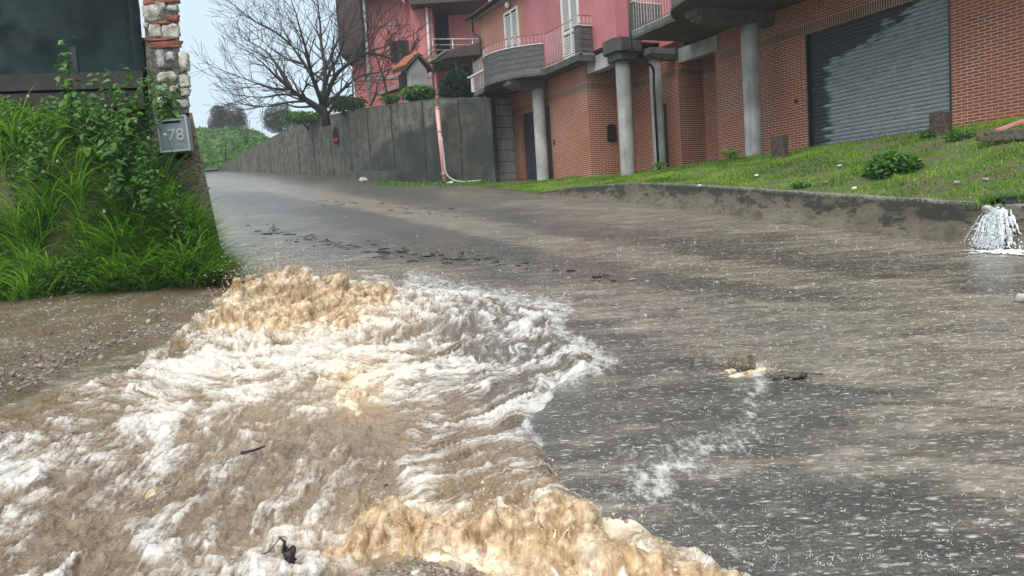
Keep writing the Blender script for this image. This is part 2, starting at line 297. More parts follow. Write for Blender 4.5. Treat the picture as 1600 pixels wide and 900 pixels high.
class MB:
    def __init__(s): s.v = []; s.f = []; s.sm = []; s.mi = []
    def box(s, x0, x1, y0, y1, z0, z1, mi=0, bev=0.):
        if bev: return s.prism([(x0+bev, y0), (x1-bev, y0), (x1, y0+bev), (x1, y1-bev), (x1-bev, y1), (x0+bev, y1), (x0, y1-bev), (x0, y0+bev)], z0, z1, mi)
        return s.prism([(x0, y0), (x1, y0), (x1, y1), (x0, y1)], z0, z1, mi)
    def prism(s, pts, z0, z1, mi=0):
        n = len(pts); b = len(s.v)
        s.v += [(p[0], p[1], z0) for p in pts]+[(p[0], p[1], z1) for p in pts]
        s.f += [tuple(b+i for i in range(n))[::-1], tuple(b+n+i for i in range(n))]
        s.f += [(b+i, b+(i+1) % n, b+n+(i+1) % n, b+n+i) for i in range(n)]
        s.sm += [False]*(n+2); s.mi += [mi]*(n+2); return s
    def ext(s, prof, axis, a, b, mi=0):        # profile in the other two axes extruded along axis
        n = len(prof); k = len(s.v)
        def mk(p, t): return {'x': (t, p[0], p[1]), 'y': (p[0], t, p[1]), 'z': (p[0], p[1], t)}[axis]
        s.v += [mk(p, a) for p in prof]+[mk(p, b) for p in prof]
        s.f += [tuple(k+i for i in range(n)), tuple(k+n+i for i in range(n))[::-1]]
        s.f += [(k+(i+1) % n, k+i, k+n+i, k+n+(i+1) % n) for i in range(n)]
        s.sm += [False]*(n+2); s.mi += [mi]*(n+2); return s
    def tube(s, path, rad, n=8, mi=0, caps=True):
        P = [Vector(p) for p in path]; k = len(s.v); m = len(P)
        R = rad if hasattr(rad, '__len__') else [rad]*m
        up = Vector((0, 0, 1)); prev = None
        for i, p in enumerate(P):
            t = (P[min(i+1, m-1)]-P[max(i-1, 0)]).normalized()
            if prev is None:
                a = t.cross(up); a = a if a.length > 1e-3 else t.cross(Vector((1, 0, 0)))
            else: a = prev-t*prev.dot(t)
            a.normalize(); prev = a; b = t.cross(a)
            for j in range(n):
                q = p+(a*math.cos(2*math.pi*j/n)+b*math.sin(2*math.pi*j/n))*R[i]; s.v.append(tuple(q))
        for i in range(m-1):
            for j in range(n): s.f.append((k+i*n+j, k+i*n+(j+1) % n, k+(i+1)*n+(j+1) % n, k+(i+1)*n+j)); s.sm.append(True); s.mi.append(mi)
        if caps:
            s.f += [tuple(k+j for j in range(n))[::-1], tuple(k+(m-1)*n+j for j in range(n))]; s.sm += [False]*2; s.mi += [mi]*2
        return s
    def quad(s, *ps, mi=0):
        k = len(s.v); s.v += [tuple(p) for p in ps]; s.f.append(tuple(range(k, k+len(ps)))); s.sm.append(False); s.mi.append(mi); return s
    def blob(s, c, r, amp=.15, fr=2., seg=10, rings=7, flat=None, seed=0):
        k = len(s.v)
        for i in range(rings+1):
            th = math.pi*i/rings
            for j in range(seg):
                ph = 2*math.pi*j/seg; n = Vector((math.sin(th)*math.cos(ph), math.sin(th)*math.sin(ph), math.cos(th)))
                if flat: # superellipsoid boxy
                    n = Vector([math.copysign(abs(a)**flat, a) for a in n])
                d = 1+amp*mnoise.noise(n*fr+Vector((seed*7.1, seed*3.3, seed)))
                s.v.append((c[0]+n.x*r[0]*d, c[1]+n.y*r[1]*d, c[2]+n.z*r[2]*d))
        for i in range(rings):
            for j in range(seg): s.f.append((k+(i+1)*seg+j, k+(i+1)*seg+(j+1) % seg, k+i*seg+(j+1) % seg, k+i*seg+j)); s.sm.append(True); s.mi.append(0)
        return s
    def build(s, name, mat, parent=None, loc=None, bevel=0, recalc=True):
        me = bpy.data.meshes.new(name); me.from_pydata(s.v, [], s.f)
        mats = mat if isinstance(mat, (list, tuple)) else [mat]
        for m in mats: me.materials.append(MAT[m] if isinstance(m, str) else m)
        me.polygons.foreach_set('use_smooth', s.sm); me.polygons.foreach_set('material_index', s.mi)
        if recalc:
            import bmesh
            bm = bmesh.new(); bm.from_mesh(me); bmesh.ops.recalc_face_normals(bm, faces=bm.faces)
            if bevel: bmesh.ops.bevel(bm, geom=[e for e in bm.edges if len(e.link_faces) == 2 and e.calc_face_angle() > .5], offset=bevel, segments=2, affect='EDGES')
            bm.to_mesh(me); bm.free()
        ul = me.uv_layers.new(name='UVMap')
        for p in me.polygons:
            n = p.normal
            for li in p.loop_indices:
                c = me.vertices[me.loops[li].vertex_index].co
                if abs(n.z) > .7: ul.data[li].uv = (c.x, c.y)
                elif abs(n.x) > abs(n.y): ul.data[li].uv = (c.y, c.z)
                else: ul.data[li].uv = (c.x, c.z)
        return link_mesh(name, me, None, parent, loc)
def smooth_path(pts, n=6):
    P = [np.array(p, float) for p in pts]; out = []
    for i in range(len(P)-1):
        p0, p1, p2, p3 = P[max(i-1, 0)], P[i], P[i+1], P[min(i+2, len(P)-1)]
        for k in range(n):
            t = k/n; out.append(.5*((2*p1)+(-p0+p2)*t+(2*p0-5*p1+4*p2-p3)*t*t+(-p0+3*p1-3*p2+p3)*t**3))
    out.append(P[-1]); return [tuple(p) for p in out]
# ================================================================== SETTING
_p, _q = gpx(1000, 560), gpx(1500, 615); FLOW = -math.atan2(_q[1]-_p[1], _q[0]-_p[0])
def m_road():
    m = Mt('wet_muddy_asphalt'); v = m.coord('Object'); mud = m.attr('mud'); dark = m.attr('dark')
    gr = m.noise(v, 90, 4, .8); med = m.noise(v, 7, 6, .7); fl = m.n('Mapping', {'Vector': v, 'Rotation': (0, 0, FLOW), 'Scale': (.26, 1, 1)}).outputs[0]
    st = m.noise(fl, 5, 6, .7, .4)
    asp = m.mix(m.ramp(gr, .35, .7), (.042, .037, .031), (.175, .152, .122))
    mudc = m.mix(m.ramp(st, .3, .7), (.19, .155, .112), (.37, .31, .23))
    mk = m.math('ADD', mud, m.math('MULTIPLY', m.math('MULTIPLY', m.math('SUBTRACT', st, .5), m.math('SUBTRACT', 1., m.math('MULTIPLY', m.attr('far'), .5))), 1.9)); mk = m.ramp(mk, .22, .85)
    mk = m.math('MULTIPLY', mk, m.ramp(m.noise(fl, 34, 6, .85), .36, .58, .25, 1.))
    cc = m.mix(mk, asp, mudc)
    cc = m.mix(m.math('MULTIPLY', m.ramp(m.noise(m.n('Mapping', {'Vector': v, 'Rotation': (0, 0, FLOW), 'Scale': (.35, 1, 1)}).outputs[0], 5.5, 8, .85), .40, .62), .8), m.mix(1, cc, (.55, .54, .53), 'MULTIPLY'), m.mix(1, cc, (1.25, 1.25, 1.25), 'MULTIPLY'))
    # small foam flecks and drop rings floating on the film
    fk = 0
    for sc_, th, seed, sx in ((11, .26, 0, .8), (24, .34, 5, .45), (50, .42, 9, .6)):
        mv = m.n('Mapping', {'Vector': v, 'Rotation': (0, 0, FLOW), 'Scale': (sx*.8, 1.15, 0.001), 'Location': (seed, seed, 0)}).outputs[0]
        vo = m.n('TexVoronoi', {'Vector': mv, 'Scale': float(sc_), 'Randomness': 1.}, feature='F1')
        rnd = m.n('SeparateColor', {'Color': vo.outputs[1]}).outputs[0]
        dots = m.math('MULTIPLY', m.ramp(vo.outputs[0], th, th*.1), m.ramp(rnd, .12, .8))
        fk = m.math('MAXIMUM', fk, dots)
    patch = m.ramp(m.noise(v, 2.1, 5, .7), .25, .5, .3, 1.)
    fk = m.math('MULTIPLY', fk, m.math('MULTIPLY', patch, m.ramp(m.noise(v, 45, 4, .7), .3, .6, .15, 1.)))
    fk = m.math('MULTIPLY', fk, m.attr('fleck'))
    cc = m.mix(m.math('MULTIPLY', fk, .85), cc, (.66, .61, .54))
    fo = m.attr('foam'); fo2 = m.ramp(m.math('ADD', fo, m.math('MULTIPLY', m.math('SUBTRACT', m.noise(m.n('Mapping', {'Vector': v, 'Rotation': (0, 0, .5), 'Scale': (1, .45, 1)}).outputs[0], 17, 6, .8), .5), 2.6)), .40, 1.2)
    cc = m.mix(m.math('MULTIPLY', fo2, .85), cc, (.70, .67, .61))
    h = m.math('ADD', m.math('MULTIPLY', gr, .2), m.math('ADD', m.math('MULTIPLY', m.noise(fl, 40, 4, .7), 1.), m.math('MULTIPLY', fk, .8)))
    ro = m.math('ADD', m.math('MULTIPLY', m.attr('far'), .22), m.math('ADD', .07, m.math('MULTIPLY', m.math('MAXIMUM', fk, fo2), .35))); ro = m.math('ADD', ro, m.math('MULTIPLY', med, .18))
    m.bsdf(cc, ro, m.bump(h, .8, .006), 0, .55); return m.m
MAT['road'] = m_road()
def near_grid(y0, y1, nr, t0, t1, nc):
    Y = 1/np.linspace(1/y0, 1/y1, nr); T = np.linspace(t0, t1, nc)
    YY, TT = np.meshgrid(Y, T, indexing='ij'); return YY*TT, YY
# ---- road ----
X, Y = near_grid(.7, 76, 620, -1.7, 1.5, 900)
X = np.clip(X, -44, 15); Zr = G(X, Y)
px, py = proj(X, Y, Zr)
warp = fbm(X*.9, Y*.6, 0, 4)*14
wsc = np.clip((py-270)/330, .08, 1.2); warp = warp*wsc; pxw, pyw = px+warp*2, py+warp*.6
wiggle = fbm(X*4, Y*3, 3, 4)*22
S = lambda d, s: 1/(1+np.exp(-d/s))
mud = .46+.22*fbm(X*.35+Y*.2, Y*1.3, 44, 4)
tan1 = [(330, 284), (420, 292), (620, 330), (900, 388), (1200, 432), (1650, 492)]
dt = dline(pxw, pyw, tan1); mud += .75*np.exp(-(dt/(6+.012*np.abs(px-330)))**2)-.22*np.exp(-((dt-26)/13)**2)*(py < 470)
mud += .35*S(sdpoly(pxw, pyw, [(335, 325), (400, 380), (480, 400), (640, 425), (820, 455), (1000, 520), (1200, 600), (1700, 700), (1700, 500), (1300, 470), (1000, 450), (880, 450), (600, 440), (380, 450), (330, 400)]), 14)
mud += .0*S(sdpoly(pxw, pyw, [(1080, 560), (1700, 560), (1700, 1000), (1350, 1000), (1230, 700)]), 40)
mud += .25*S(sdpoly(pxw, pyw, [(700, 310), (900, 335), (1250, 375), (1700, 420), (1700, 400), (1250, 350), (850, 305)]), 6)
dk = 1.5*S(sdpoly(pxw, pyw, [(565, 372), (640, 385), (730, 405), (822, 440), (790, 432), (700, 410), (600, 398)]), 3)
dk += .9*S(sdpoly(pxw, pyw, [(860, 490), (900, 485), (1010, 520), (1130, 560), (1210, 610), (1195, 660), (1140, 700), (1060, 720), (960, 735), (850, 660), (930, 560)]), 22)
dk += .9*S(sdpoly(pxw, pyw, [(985, 800), (1060, 745), (1200, 730), (1400, 780), (1500, 850), (1400, 1000), (1100, 1000)]), 25)
dk += .45*S(sdpoly(pxw, pyw, [(1200, 590), (1300, 600), (1500, 640), (1640, 640), (1640, 660), (1450, 660), (1250, 615)]), 8)
dk += .7*S(sdpoly(pxw, pyw, [(520, 330), (560, 325), (780, 385), (1000, 430), (1300, 455), (1300, 465), (950, 440), (720, 395)]), 4)
mud = np.where(px < 440, mud+.9*sstep(440, 300, px)*sstep(360, 420, py), mud)
mud = np.clip(mud-.46*dk*(1+1.4*fbm(X*1.3, Y*2.2, 6, 4)), 0.02, 1.1)
edge = [(640, 432), (705, 450), (880, 480), (850, 508), (905, 545), (938, 565), (872, 600), (826, 652), (838, 690)]
edge2 = [(1008, 800), (1030, 755), (1100, 722), (1180, 688), (1192, 650), (1225, 610), (1190, 580)]
edge3 = [(1060, 770), (1105, 800), (1128, 828), (1135, 870)]
fo = .75*np.exp(-(dline(pxw, pyw, edge)/22)**2)+.36*np.exp(-(dline(pxw+wiggle, pyw+wiggle*.4, edge2)/17)**2)+.5*np.exp(-(dline(pxw, pyw, edge3)/14)**2)+.34*np.exp(-(dline(pxw+30, pyw+wiggle, edge2)/48)**2)
fo += .33*S(sdpoly(pxw, pyw, [(860, 500), (950, 560), (880, 620), (850, 680), (1000, 780), (1100, 700), (960, 520)]), 30)*.6
fo += .8*np.exp(-(((pxw-1556)/55)**2+((pyw-398)/7)**2))
fo += .5*np.exp(-(((px-1170)/36)**2+((py-575)/9)**2))
fk = .35+.65*sstep(18, 7, Y); fk *= 1-.5*S(sdpoly(px, py, [(330, 270), (800, 300), (900, 400), (600, 420), (330, 330)]), 20)
Zr = Zr+.003*fbm(X*2.2, Y*1.2, 0, 4)+.004*pnoise(X*9, Y*6)*sstep(20, 8, Y)-.03*sstep(.5, .2, np.abs(X))*0
tr = arr_mesh('road', np.stack([X, Y, Zr], -1).reshape(-1, 3), grid_faces(*X.shape), 'road', attrs=dict(mud=mud.ravel(), dark=dk.ravel(), foam=np.clip(fo, 0, 1).ravel(), fleck=fk.ravel(), far=sstep(7, 18, Y).ravel()))
tag(tr, kind='structure')
# ---- flood water sheet ----
def m_water():
    m = Mt('muddy_flood_water'); v = m.coord('Object'); fo = m.attr('foam'); tn = m.attr('tan'); bl = m.attr('blend')
    fa = m.n('CombineXYZ', {0: m.attr('fa'), 1: m.attr('fb'), 2: 0.}).outputs[0]
    s1 = m.n('Mapping', {'Vector': fa, 'Scale': (1.9, .95, 1)}).outputs[0]
    s2 = m.n('Mapping', {'Vector': v, 'Rotation': (0, 0, STREAK), 'Scale': (10, 2.3, 1)}).outputs[0]
    def rg(vec, s, d):
        n_ = m.noise(vec, s, 5, .6, d); return m.math('SUBTRACT', 1.05, m.math('MULTIPLY', m.math('ABSOLUTE', m.math('SUBTRACT', n_, .5)), 6.5))
    mixn = lambda vec, s: m.math('ADD', m.math('MULTIPLY', rg(vec, s, .6), .42), m.math('ADD', m.math('MULTIPLY', rg(vec, s*2.3, .3), .22), m.math('MULTIPLY', m.noise(vec, s*1.3, 6, .7), .45)))
    a1, a2 = mixn(s1, 1.5), mixn(s2, 1.7)
    st = m.math('ADD', m.math('MULTIPLY', a1, m.math('SUBTRACT', 1., bl)), m.math('MULTIPLY', a2, bl))
    n1 = m.noise(v, 9, 6, .7); n2 = m.noise(v, 60, 4, .75)
    mudc = m.mix(m.ramp(m.math('ADD', m.math('MULTIPLY', n1, .5), m.math('MULTIPLY', st, .35)), .3, .62), (.068, .043, .024), (.25, .172, .105))
    mudc = m.mix(m.ramp(n2, .45, .8, 0, .6), mudc, (.46, .37, .27)); mudc = m.mix(m.math('MULTIPLY', tn, .7), mudc, (.50, .34, .18))
    f = m.math('ADD', fo, m.math('ADD', m.math('MULTIPLY', m.math('SUBTRACT', st, .62), 1.15), m.math('MULTIPLY', m.math('SUBTRACT', n2, .5), .55)))
    f2 = m.ramp(f, .18, 1.12)
    foc = m.mix(tn, (.69, .65, .60), (.78, .65, .47)); mudc = m.mix(m.attr('thin'), mudc, m.mix(m.ramp(n2, .35, .7), (.055, .05, .042), (.17, .155, .13)))
    cc = m.mix(f2, mudc, foc)
    h = m.math('ADD', m.math('MULTIPLY', n2, .35), m.math('MULTIPLY', st, 1.2))
    m.bsdf(cc, m.ramp(f2, 0, 1, .08, .4), m.bump(h, .7, .009), 0, .5); return m.m
_a, _b = gpx(260, 700), gpx(150, 900); STREAK = -math.atan2(_b[1]-_a[1], _b[0]-_a[0])+math.pi/2
MAT['water'] = m_water()
X, Y = near_grid(1.25, 14.5, 520, -1.2, .52, 940)
g = G(X, Y); px, py = proj(X, Y, g)
wp = fbm(X*1.6, Y*1.3, 2, 4)
pxw, pyw = px+wp*28, py+wp*10
body = [(372, 432), (600, 428), (720, 450), (885, 480), (868, 510), (938, 560), (872, 605), (822, 655), (850, 700), (905, 765), (975, 805), (1040, 845), (1190, 905), (1300, 1300), (-1500, 1700), (-1500, 1020), (-500, 760), (0, 640), (95, 600), (195, 566), (262, 530), (320, 480)]
sdw = sdpoly(pxw, pyw, body)
calm = sdpoly(pxw, pyw, [(318, 340), (350, 330), (420, 352), (480, 400), (640, 424), (560, 445), (380, 445), (335, 430)])
CA = gpx(470, 500); dx, dy = X-CA[0], Y-CA[1]; r = np.hypot(dx, dy); th = np.arctan2(dx, -dy)
w1 = fbm(X*1.1, Y*1.1, 5, 3)*.5
ra = r*8.0+w1*4.6; tb = th*(1.2+np.minimum(r, 4)*.75)*2.3+fbm(X*.8, Y*.8, 9, 2)*1.
rid = lambda x, y, z, o=4, g=.6: sum(g**i*(1-2.9*np.abs(pnoise(x*2.03**i+i*5.1, y*2.03**i-i*3.3, z+i))-.30) for i in range(o))
nA = .55*rid(ra*.62, tb*.75, 1)+.35*fbm(ra, tb, 1, 4, .6)+.5*fbm(ra*.28+4, tb*.45, 12, 3)                                   # arcs round the surge
cs, sn = math.cos(STREAK), math.sin(STREAK); qx, qy = X*cs-Y*sn, X*sn+Y*cs      # streaks running down to the left
nB = .55*rid(qx*3.8+w1*2.0, qy*1.3+w1*2.2, 3)+.35*fbm(qx*6.0+w1*2.0, qy*1.5+w1*2.2, 3, 4, .6)+.7*fbm(qx*1.9+w1, qy*.9+w1*1.4, 15, 3)
wR = np.clip(sstep(5.6, 3.6, Y)*sstep(-.10, -.28, X/Y)*1.0, 0, .7)
n = nA*(1-wR)+nB*wR
nf = fbm(X*9+n*2, Y*6.5, 7, 4, .6)
inten = .375+.16*fbm(X*.9, Y*.9, 61, 2)
def blobm(cx, cy, sx, sy, a):
    global inten
    inten = inten+a*np.exp(-((px-cx)/sx)**2-((py-cy)/sy)**2)
blobm(480, 560, 190, 55, .40); blobm(250, 610, 130, 50, .22); blobm(740, 560, 130, 65, -.12); blobm(700, 460, 110, 25, .3)
blobm(560, 690, 110, 60, -.34); blobm(760, 710, 120, 45, -.22); blobm(400, 700, 90, 50, -.15); blobm(90, 740, 120, 50, .02)
blobm(250, 745, 35, 60, .35); blobm(220, 850, 60, 60, .18); blobm(840, 600, 50, 60, -.05); blobm(330, 850, 90, 60, -.2); blobm(120, 830, 60, 45, -.25); blobm(60, 700, 70, 30, -.2); blobm(60, 640, 110, 22, -.3); blobm(640, 720, 50, 60, .12)
blobm(540, 800, 100, 40, -.1)
inten -= .5*np.exp(-np.maximum(sdw, 0)/16)*(px < 420)
inten = np.where((calm > -5) & (py < 445), .08, inten)
foam = np.clip(.48+.85*n+.2*nf+(inten-.5)*1.15, -.2, 1.15)
nfine = fbm(X*22, Y*16, 3, 3, .6)
amp = (.019+.018*np.exp(-(r/1.6)**2))*sstep(-2, 26, sdw)+.006
crest = .55-np.abs(fbm(X*4.5+n, Y*4.5, 21, 3, .5))*1.4
h = amp*(n*1.6+.7*crest+.35*nf+.12*nfine)
ins = np.maximum(sdw, calm*1.0)
base = np.where(sdw > calm, sstep(-12, 30, sdw), sstep(-10, 14, calm)*.45)
Zw = g-.035+.075*base+h*sstep(-10, 12, ins)
tan = np.clip(.9*np.exp(-(((px-470)/170)**2+((py-490)/38)**2))+.38*np.exp(-(((px-470)/300)**2+((py-600)/110)**2))+.7*np.exp(-(((px-560)/45)**2+((py-615)/50)**2))+.9*np.exp(-(((px-840)/330)**2+((py-850)/70)**2)), 0, 1)
keep = ((ins > -22) & (X < 3.0)).ravel()
F = grid_faces(*X.shape); F = F[keep[F].all(1)]
fw_ = arr_mesh('flood_water', np.stack([X, Y, Zw], -1).reshape(-1, 3), F, 'water', attrs=dict(foam=foam.ravel(), tan=tan.ravel(), blend=wR.ravel(), thin=(.85*S((pxw-700-.35*(py-500)), 45)*S(sdw, 20)*S(700-py, 30)).ravel(), fa=ra.ravel(), fb=tb.ravel()))
tag(fw_, kind='structure')
# ---- big ground sheet under everything, hill and gardens ----
def m_field():
    m = Mt('grassy_ground'); v = m.coord('Object'); n1 = m.noise(v, .35, 6, .7); n2 = m.noise(v, 5, 6, .75)
    cc = m.mix(m.ramp(n1, .35, .65), (.045, .08, .02), (.10, .15, .04)); cc = m.mix(m.ramp(n2, .45, .7), cc, (.045, .07, .025))
    m.bsdf(cc, .85, m.bump(n2, .8, .1)); return m.m
MAT['field'] = m_field()
gx = np.linspace(-160, 160, 120); gy = np.concatenate([np.linspace(-40, 60, 60), np.linspace(63, 300, 40)])
YY, XX = np.meshgrid(gy, gx, indexing='ij')
def hill_h(X, Y):
    f = sstep(-.20, -.34, X/np.maximum(Y, 1)); return 6.0+f*9.3*sstep(60, 112, Y)+(1-f)*2.2*sstep(40, 90, Y)+.5*fbm(X*.06, Y*.06, 0, 3)
ZZ = np.minimum(G(XX, np.minimum(YY, 76)), 7.5)-.12
ZZ = np.where(YY > 72, np.minimum(ZZ, 4.5), ZZ)
tag(arr_mesh('ground', np.stack([XX, YY, ZZ], -1).reshape(-1, 3), grid_faces(*XX.shape), 'field'), kind='structure')
# retaining wall line
WP = [(766, 291, 31.0, 155), (690, 290, 32.4, 155), (600, 286, 36.0, 166), (545, 282, 42, 174), (500, 279, 46.5, 185), (440, 276, 52.5, 207), (390, 271, 59.5, 234), (340, 267, 68, 262)]
W = []
for (x, yb, Yd, yt) in WP:
    p = atY(x, yt, Yd); W.append((p[0], p[1], float(G(p[0], p[1]))-.15, p[2]))
# upper garden behind the wall
cols_ = []; ts = np.linspace(0, 1, 26)
Wd = []
for i in range(len(W)-1):
    for k in range(5): Wd.append(tuple(np.array(W[i])*(1-k/5)+np.array(W[i+1])*k/5))
Wd.append(W[-1])
Wd += [(Wd[-1][0]-k*2.6, Wd[-1][1]+1.0*k, 0, Wd[-1][3]+.12*k-.1) for k in range(1, 26)]
V = []
for (x, y, zb, zt) in Wd:
    for t in ts:
        D = 90*t*t; X_, Y_ = x+D*.12-.02*t, y+.1+D
        hz = float(hill_h(np.array(X_), np.array(Y_))); k = float(sstep(0, 22, D))
        V.append((X_, Y_, (zt-.12)*(1-k)+max(hz, zt-.1)*k))
tag(arr_mesh('hillside', V, grid_faces(len(Wd), len(ts)), 'field'), kind='structure')
# ---- terrace in front of the brick house ----
KP = [gpx(770, 293), gpx(850, 305), gpx(925, 311), gpx(1000, 318), gpx(1150, 337), gpx(1300, 357), gpx(1530, 385)]
KU = [to_uv(p)[:2] for p in KP]; KU += [(-8.0, -7.9), (-12, -8.6)]
KU = [(20.5, -4.3), (17.5, -4.4)]+KU
ku = np.array([k[0] for k in KU])[::-1]; kv = np.array([k[1] for k in KU])[::-1]
vk = lambda u: np.interp(u, ku, kv)
def khgt(u): return np.interp(u, [-12, 2, 4.2, 7.0, 9.6], [.47, .46, .42, .26, .02])
def terrace_z(u, v):
    k = vk(u); P_ = O[:2, None]*0 if False else None
    X_ = O[0]+u*d1[0]+k*d2[0]; Y_ = O[1]+u*d1[1]+k*d2[1]; zk = G(X_, Y_)+khgt(u)-.01
    vp = np.interp(u, [11.8, 12.7], [-.55, -2.2]); t = np.clip((v-k)/(vp-k), 0, 1)
    zt = np.interp(u, [-5, 0, 12, 19], [1.33, 1.33, 1.36, 1.5])
    X2 = O[0]+u*d1[0]+v*d2[0]; Y2 = O[1]+u*d1[1]+v*d2[1]
    bump = .05*fbm(X2*.9, Y2*.9, 4, 4)*np.minimum(t*6, 1)*np.clip((1-t)*4, 0.15, 1)
    return zk+(zt-zk)*(.55*t+.45*sstep(0, 1, t))+bump
uu = np.linspace(-12, 20.5, 260); tt = np.linspace(0, 1, 70); U_, T_ = np.meshgrid(uu, tt, indexing='ij')
K_ = vk(U_); V_ = K_+(1.4-K_)*T_; Zt = terrace_z(U_, V_)
XT = O[0]+U_*d1[0]+V_*d2[0]; YT = O[1]+U_*d1[1]+V_*d2[1]
def m_soil():
    m = Mt('turf_soil'); v = m.coord('Object'); n1 = m.noise(v, 1.2, 6, .7); n2 = m.noise(v, 14, 6, .8)
    cc = m.mix(m.ramp(n1, .42, .62), (.085, .14, .022), (.14, .11, .06)); cc = m.mix(m.ramp(n2, .4, .7), cc, (.045, .05, .02))
    m.bsdf(cc, .9, m.bump(n2, .9, .03)); return m.m
MAT['soil'] = m_soil()
tag(arr_mesh('terrace_ground', np.stack([XT, YT, Zt], -1).reshape(-1, 3), grid_faces(*XT.shape)[:, ::-1], 'soil'), kind='structure')
# ---- gravel verge at the left ----
def m_gravel():
    m = Mt('gravel_and_mud'); v = m.coord('Object'); n1 = m.noise(v, 2.3, 6, .7)
    vo = m.n('TexVoronoi', {'Vector': v, 'Scale': 34.}); c = m.n('SeparateColor', {'Color': vo.outputs[1]}).outputs[0]
    peb = m.mix(m.math('POWER', c, 3.), (.10, .076, .05), (.46, .39, .29))
    cc = m.mix(m.ramp(n1, .46, .66), (.15, .10, .062), peb); cc = m.mix(m.ramp(m.noise(v, 1.6, 5, .75), .54, .64, 0, .5), cc, (.07, .085, .03))
    h = m.math('SUBTRACT', m.math('MULTIPLY', m.noise(v, 30, 5, .7), 1.), vo.outputs[0])
    m.bsdf(cc, m.ramp(n1, .4, .65, .25, .8), m.bump(h, 1., .018)); return m.m
MAT['gravel'] = m_gravel()
X, Y = near_grid(2.2, 13, 270, -1.7, -.22, 430)
g = G(X, Y); px, py = proj(X, Y, g); wpx = fbm(X*2, Y*2, 1, 4)*9
sdv = sdpoly(px+wpx, py+wpx, [(-1900, 1100), (-500, 720), (0, 632), (95, 592), (195, 560), (262, 530), (320, 492), (376, 440), (352, 405), (300, 380), (-1900, 380)])
Zg = g-.02+.075*sstep(-34, 60, sdv)+.014*fbm(X*6, Y*6, 0, 5)*sstep(-30, 20, sdv)
kp = (sdv > -44).ravel(); F = grid_faces(*X.shape); F = F[kp[F].all(1)]
tag(arr_mesh('gravel_verge', np.stack([X, Y, Zg], -1).reshape(-1, 3), F, 'gravel'), kind='structure')
# ---- earth bank under the weeds ----
def bank_z(X, Y):
    X = X+.38*(Y-9.8)
    yf = np.interp(X, [-12, -6, -3.9, -3.5], [9.1, 9.15, 9.45, 10.1])            # foot line
    top = np.interp(X, [-12, -5.6, -4.9, -4.2, -3.9, -3.66], [1.75, 1.5, 1.3, .7, .1, -1.2])
    g = G(X, Y); t = sstep(-.1, 1.15, Y-yf); return g-.05+(top-g+.05)*t*np.clip(t*1.2, 0, 1)+.05*fbm(X*1.5, Y*1.5, 3, 3)*t
xs = np.linspace(-15, -3.38, 140); ys = np.linspace(9.0, 12.2, 50); XB, YB = np.meshgrid(xs, ys, indexing='ij')
tag(arr_mesh('earth_bank', np.stack([XB, YB, bank_z(XB, YB)], -1).reshape(-1, 3), grid_faces(*XB.shape)[:, ::-1], 'soil'), kind='structure')
# ================================================================== BRICK HOUSE
H = empty('brick_house', UV(0, 0, 1.3), AZ, 'red brick and pink house with concrete columns and garage shutters on the slope', 'house')
def hb(mb, name, mat, parent=H, bevel=0, **kw):
    o = mb.build(name, mat, parent, bevel=bevel)
    if parent is H: o.location = (0, 0, -1.3)
    return o
vL = -1.81; ZB, ZS = 4.32, 4.582
def span(mb, u0, u1, z0, z1, v, th=.25, side=1): mb.box(v, v+th, min(u0, u1), max(u0, u1), z0, z1)
# front walls: brick field, soldier band, courses above
bw_, sb = MB(), MB()
SH = (.74, 4.74, 4.32)                               # main garage opening u0,u1,top
bw_.box(0, .25, -6, SH[0], .9, 7.5); bw_.box(0, .25, SH[1], 8.03, .9, ZB); bw_.box(0, .25, SH[0], 8.03, ZS, 7.5)
sb.box(-.012, .2, SH[0], 8.03, ZB, ZS)
# recess A at v=1
bw_.box(1, 1.25, 9.32, 10.06, .9, ZB); bw_.box(1, 1.25, 8.0, 9.32, 3.6, ZB); bw_.box(1, 1.25, 8.0, 10.06, ZS, 5.6); bw_.box(1, 1.25, 7.9, 8.35, .9, 3.6)
sb.box(.988, 1.2, 7.9, 10.06, ZB, ZS)
bw_.box(0.002, 1.2, 8.035, 8.25, .9, 5.6)
# bump return and middle wall
bw_.box(.25, 1.0, 10.06, 10.3, .9, ZB); bw_.box(.25, 1.0, 10.06, 10.3, ZS, 5.6); sb.box(.25, .99, 10.048, 10.25, ZB, ZS)
bw_.box(0, .25, 10.06, 10.72, .9, ZB); bw_.box(0, .25, 10.72, 11.1, 3.55, ZB); bw_.box(0, .25, 11.1, 12.65, .9, ZB); bw_.box(0, .25, 10.06, 12.65, ZS, 5.6)
sb.box(-.012, .2, 10.048, 12.65, ZB, ZS)
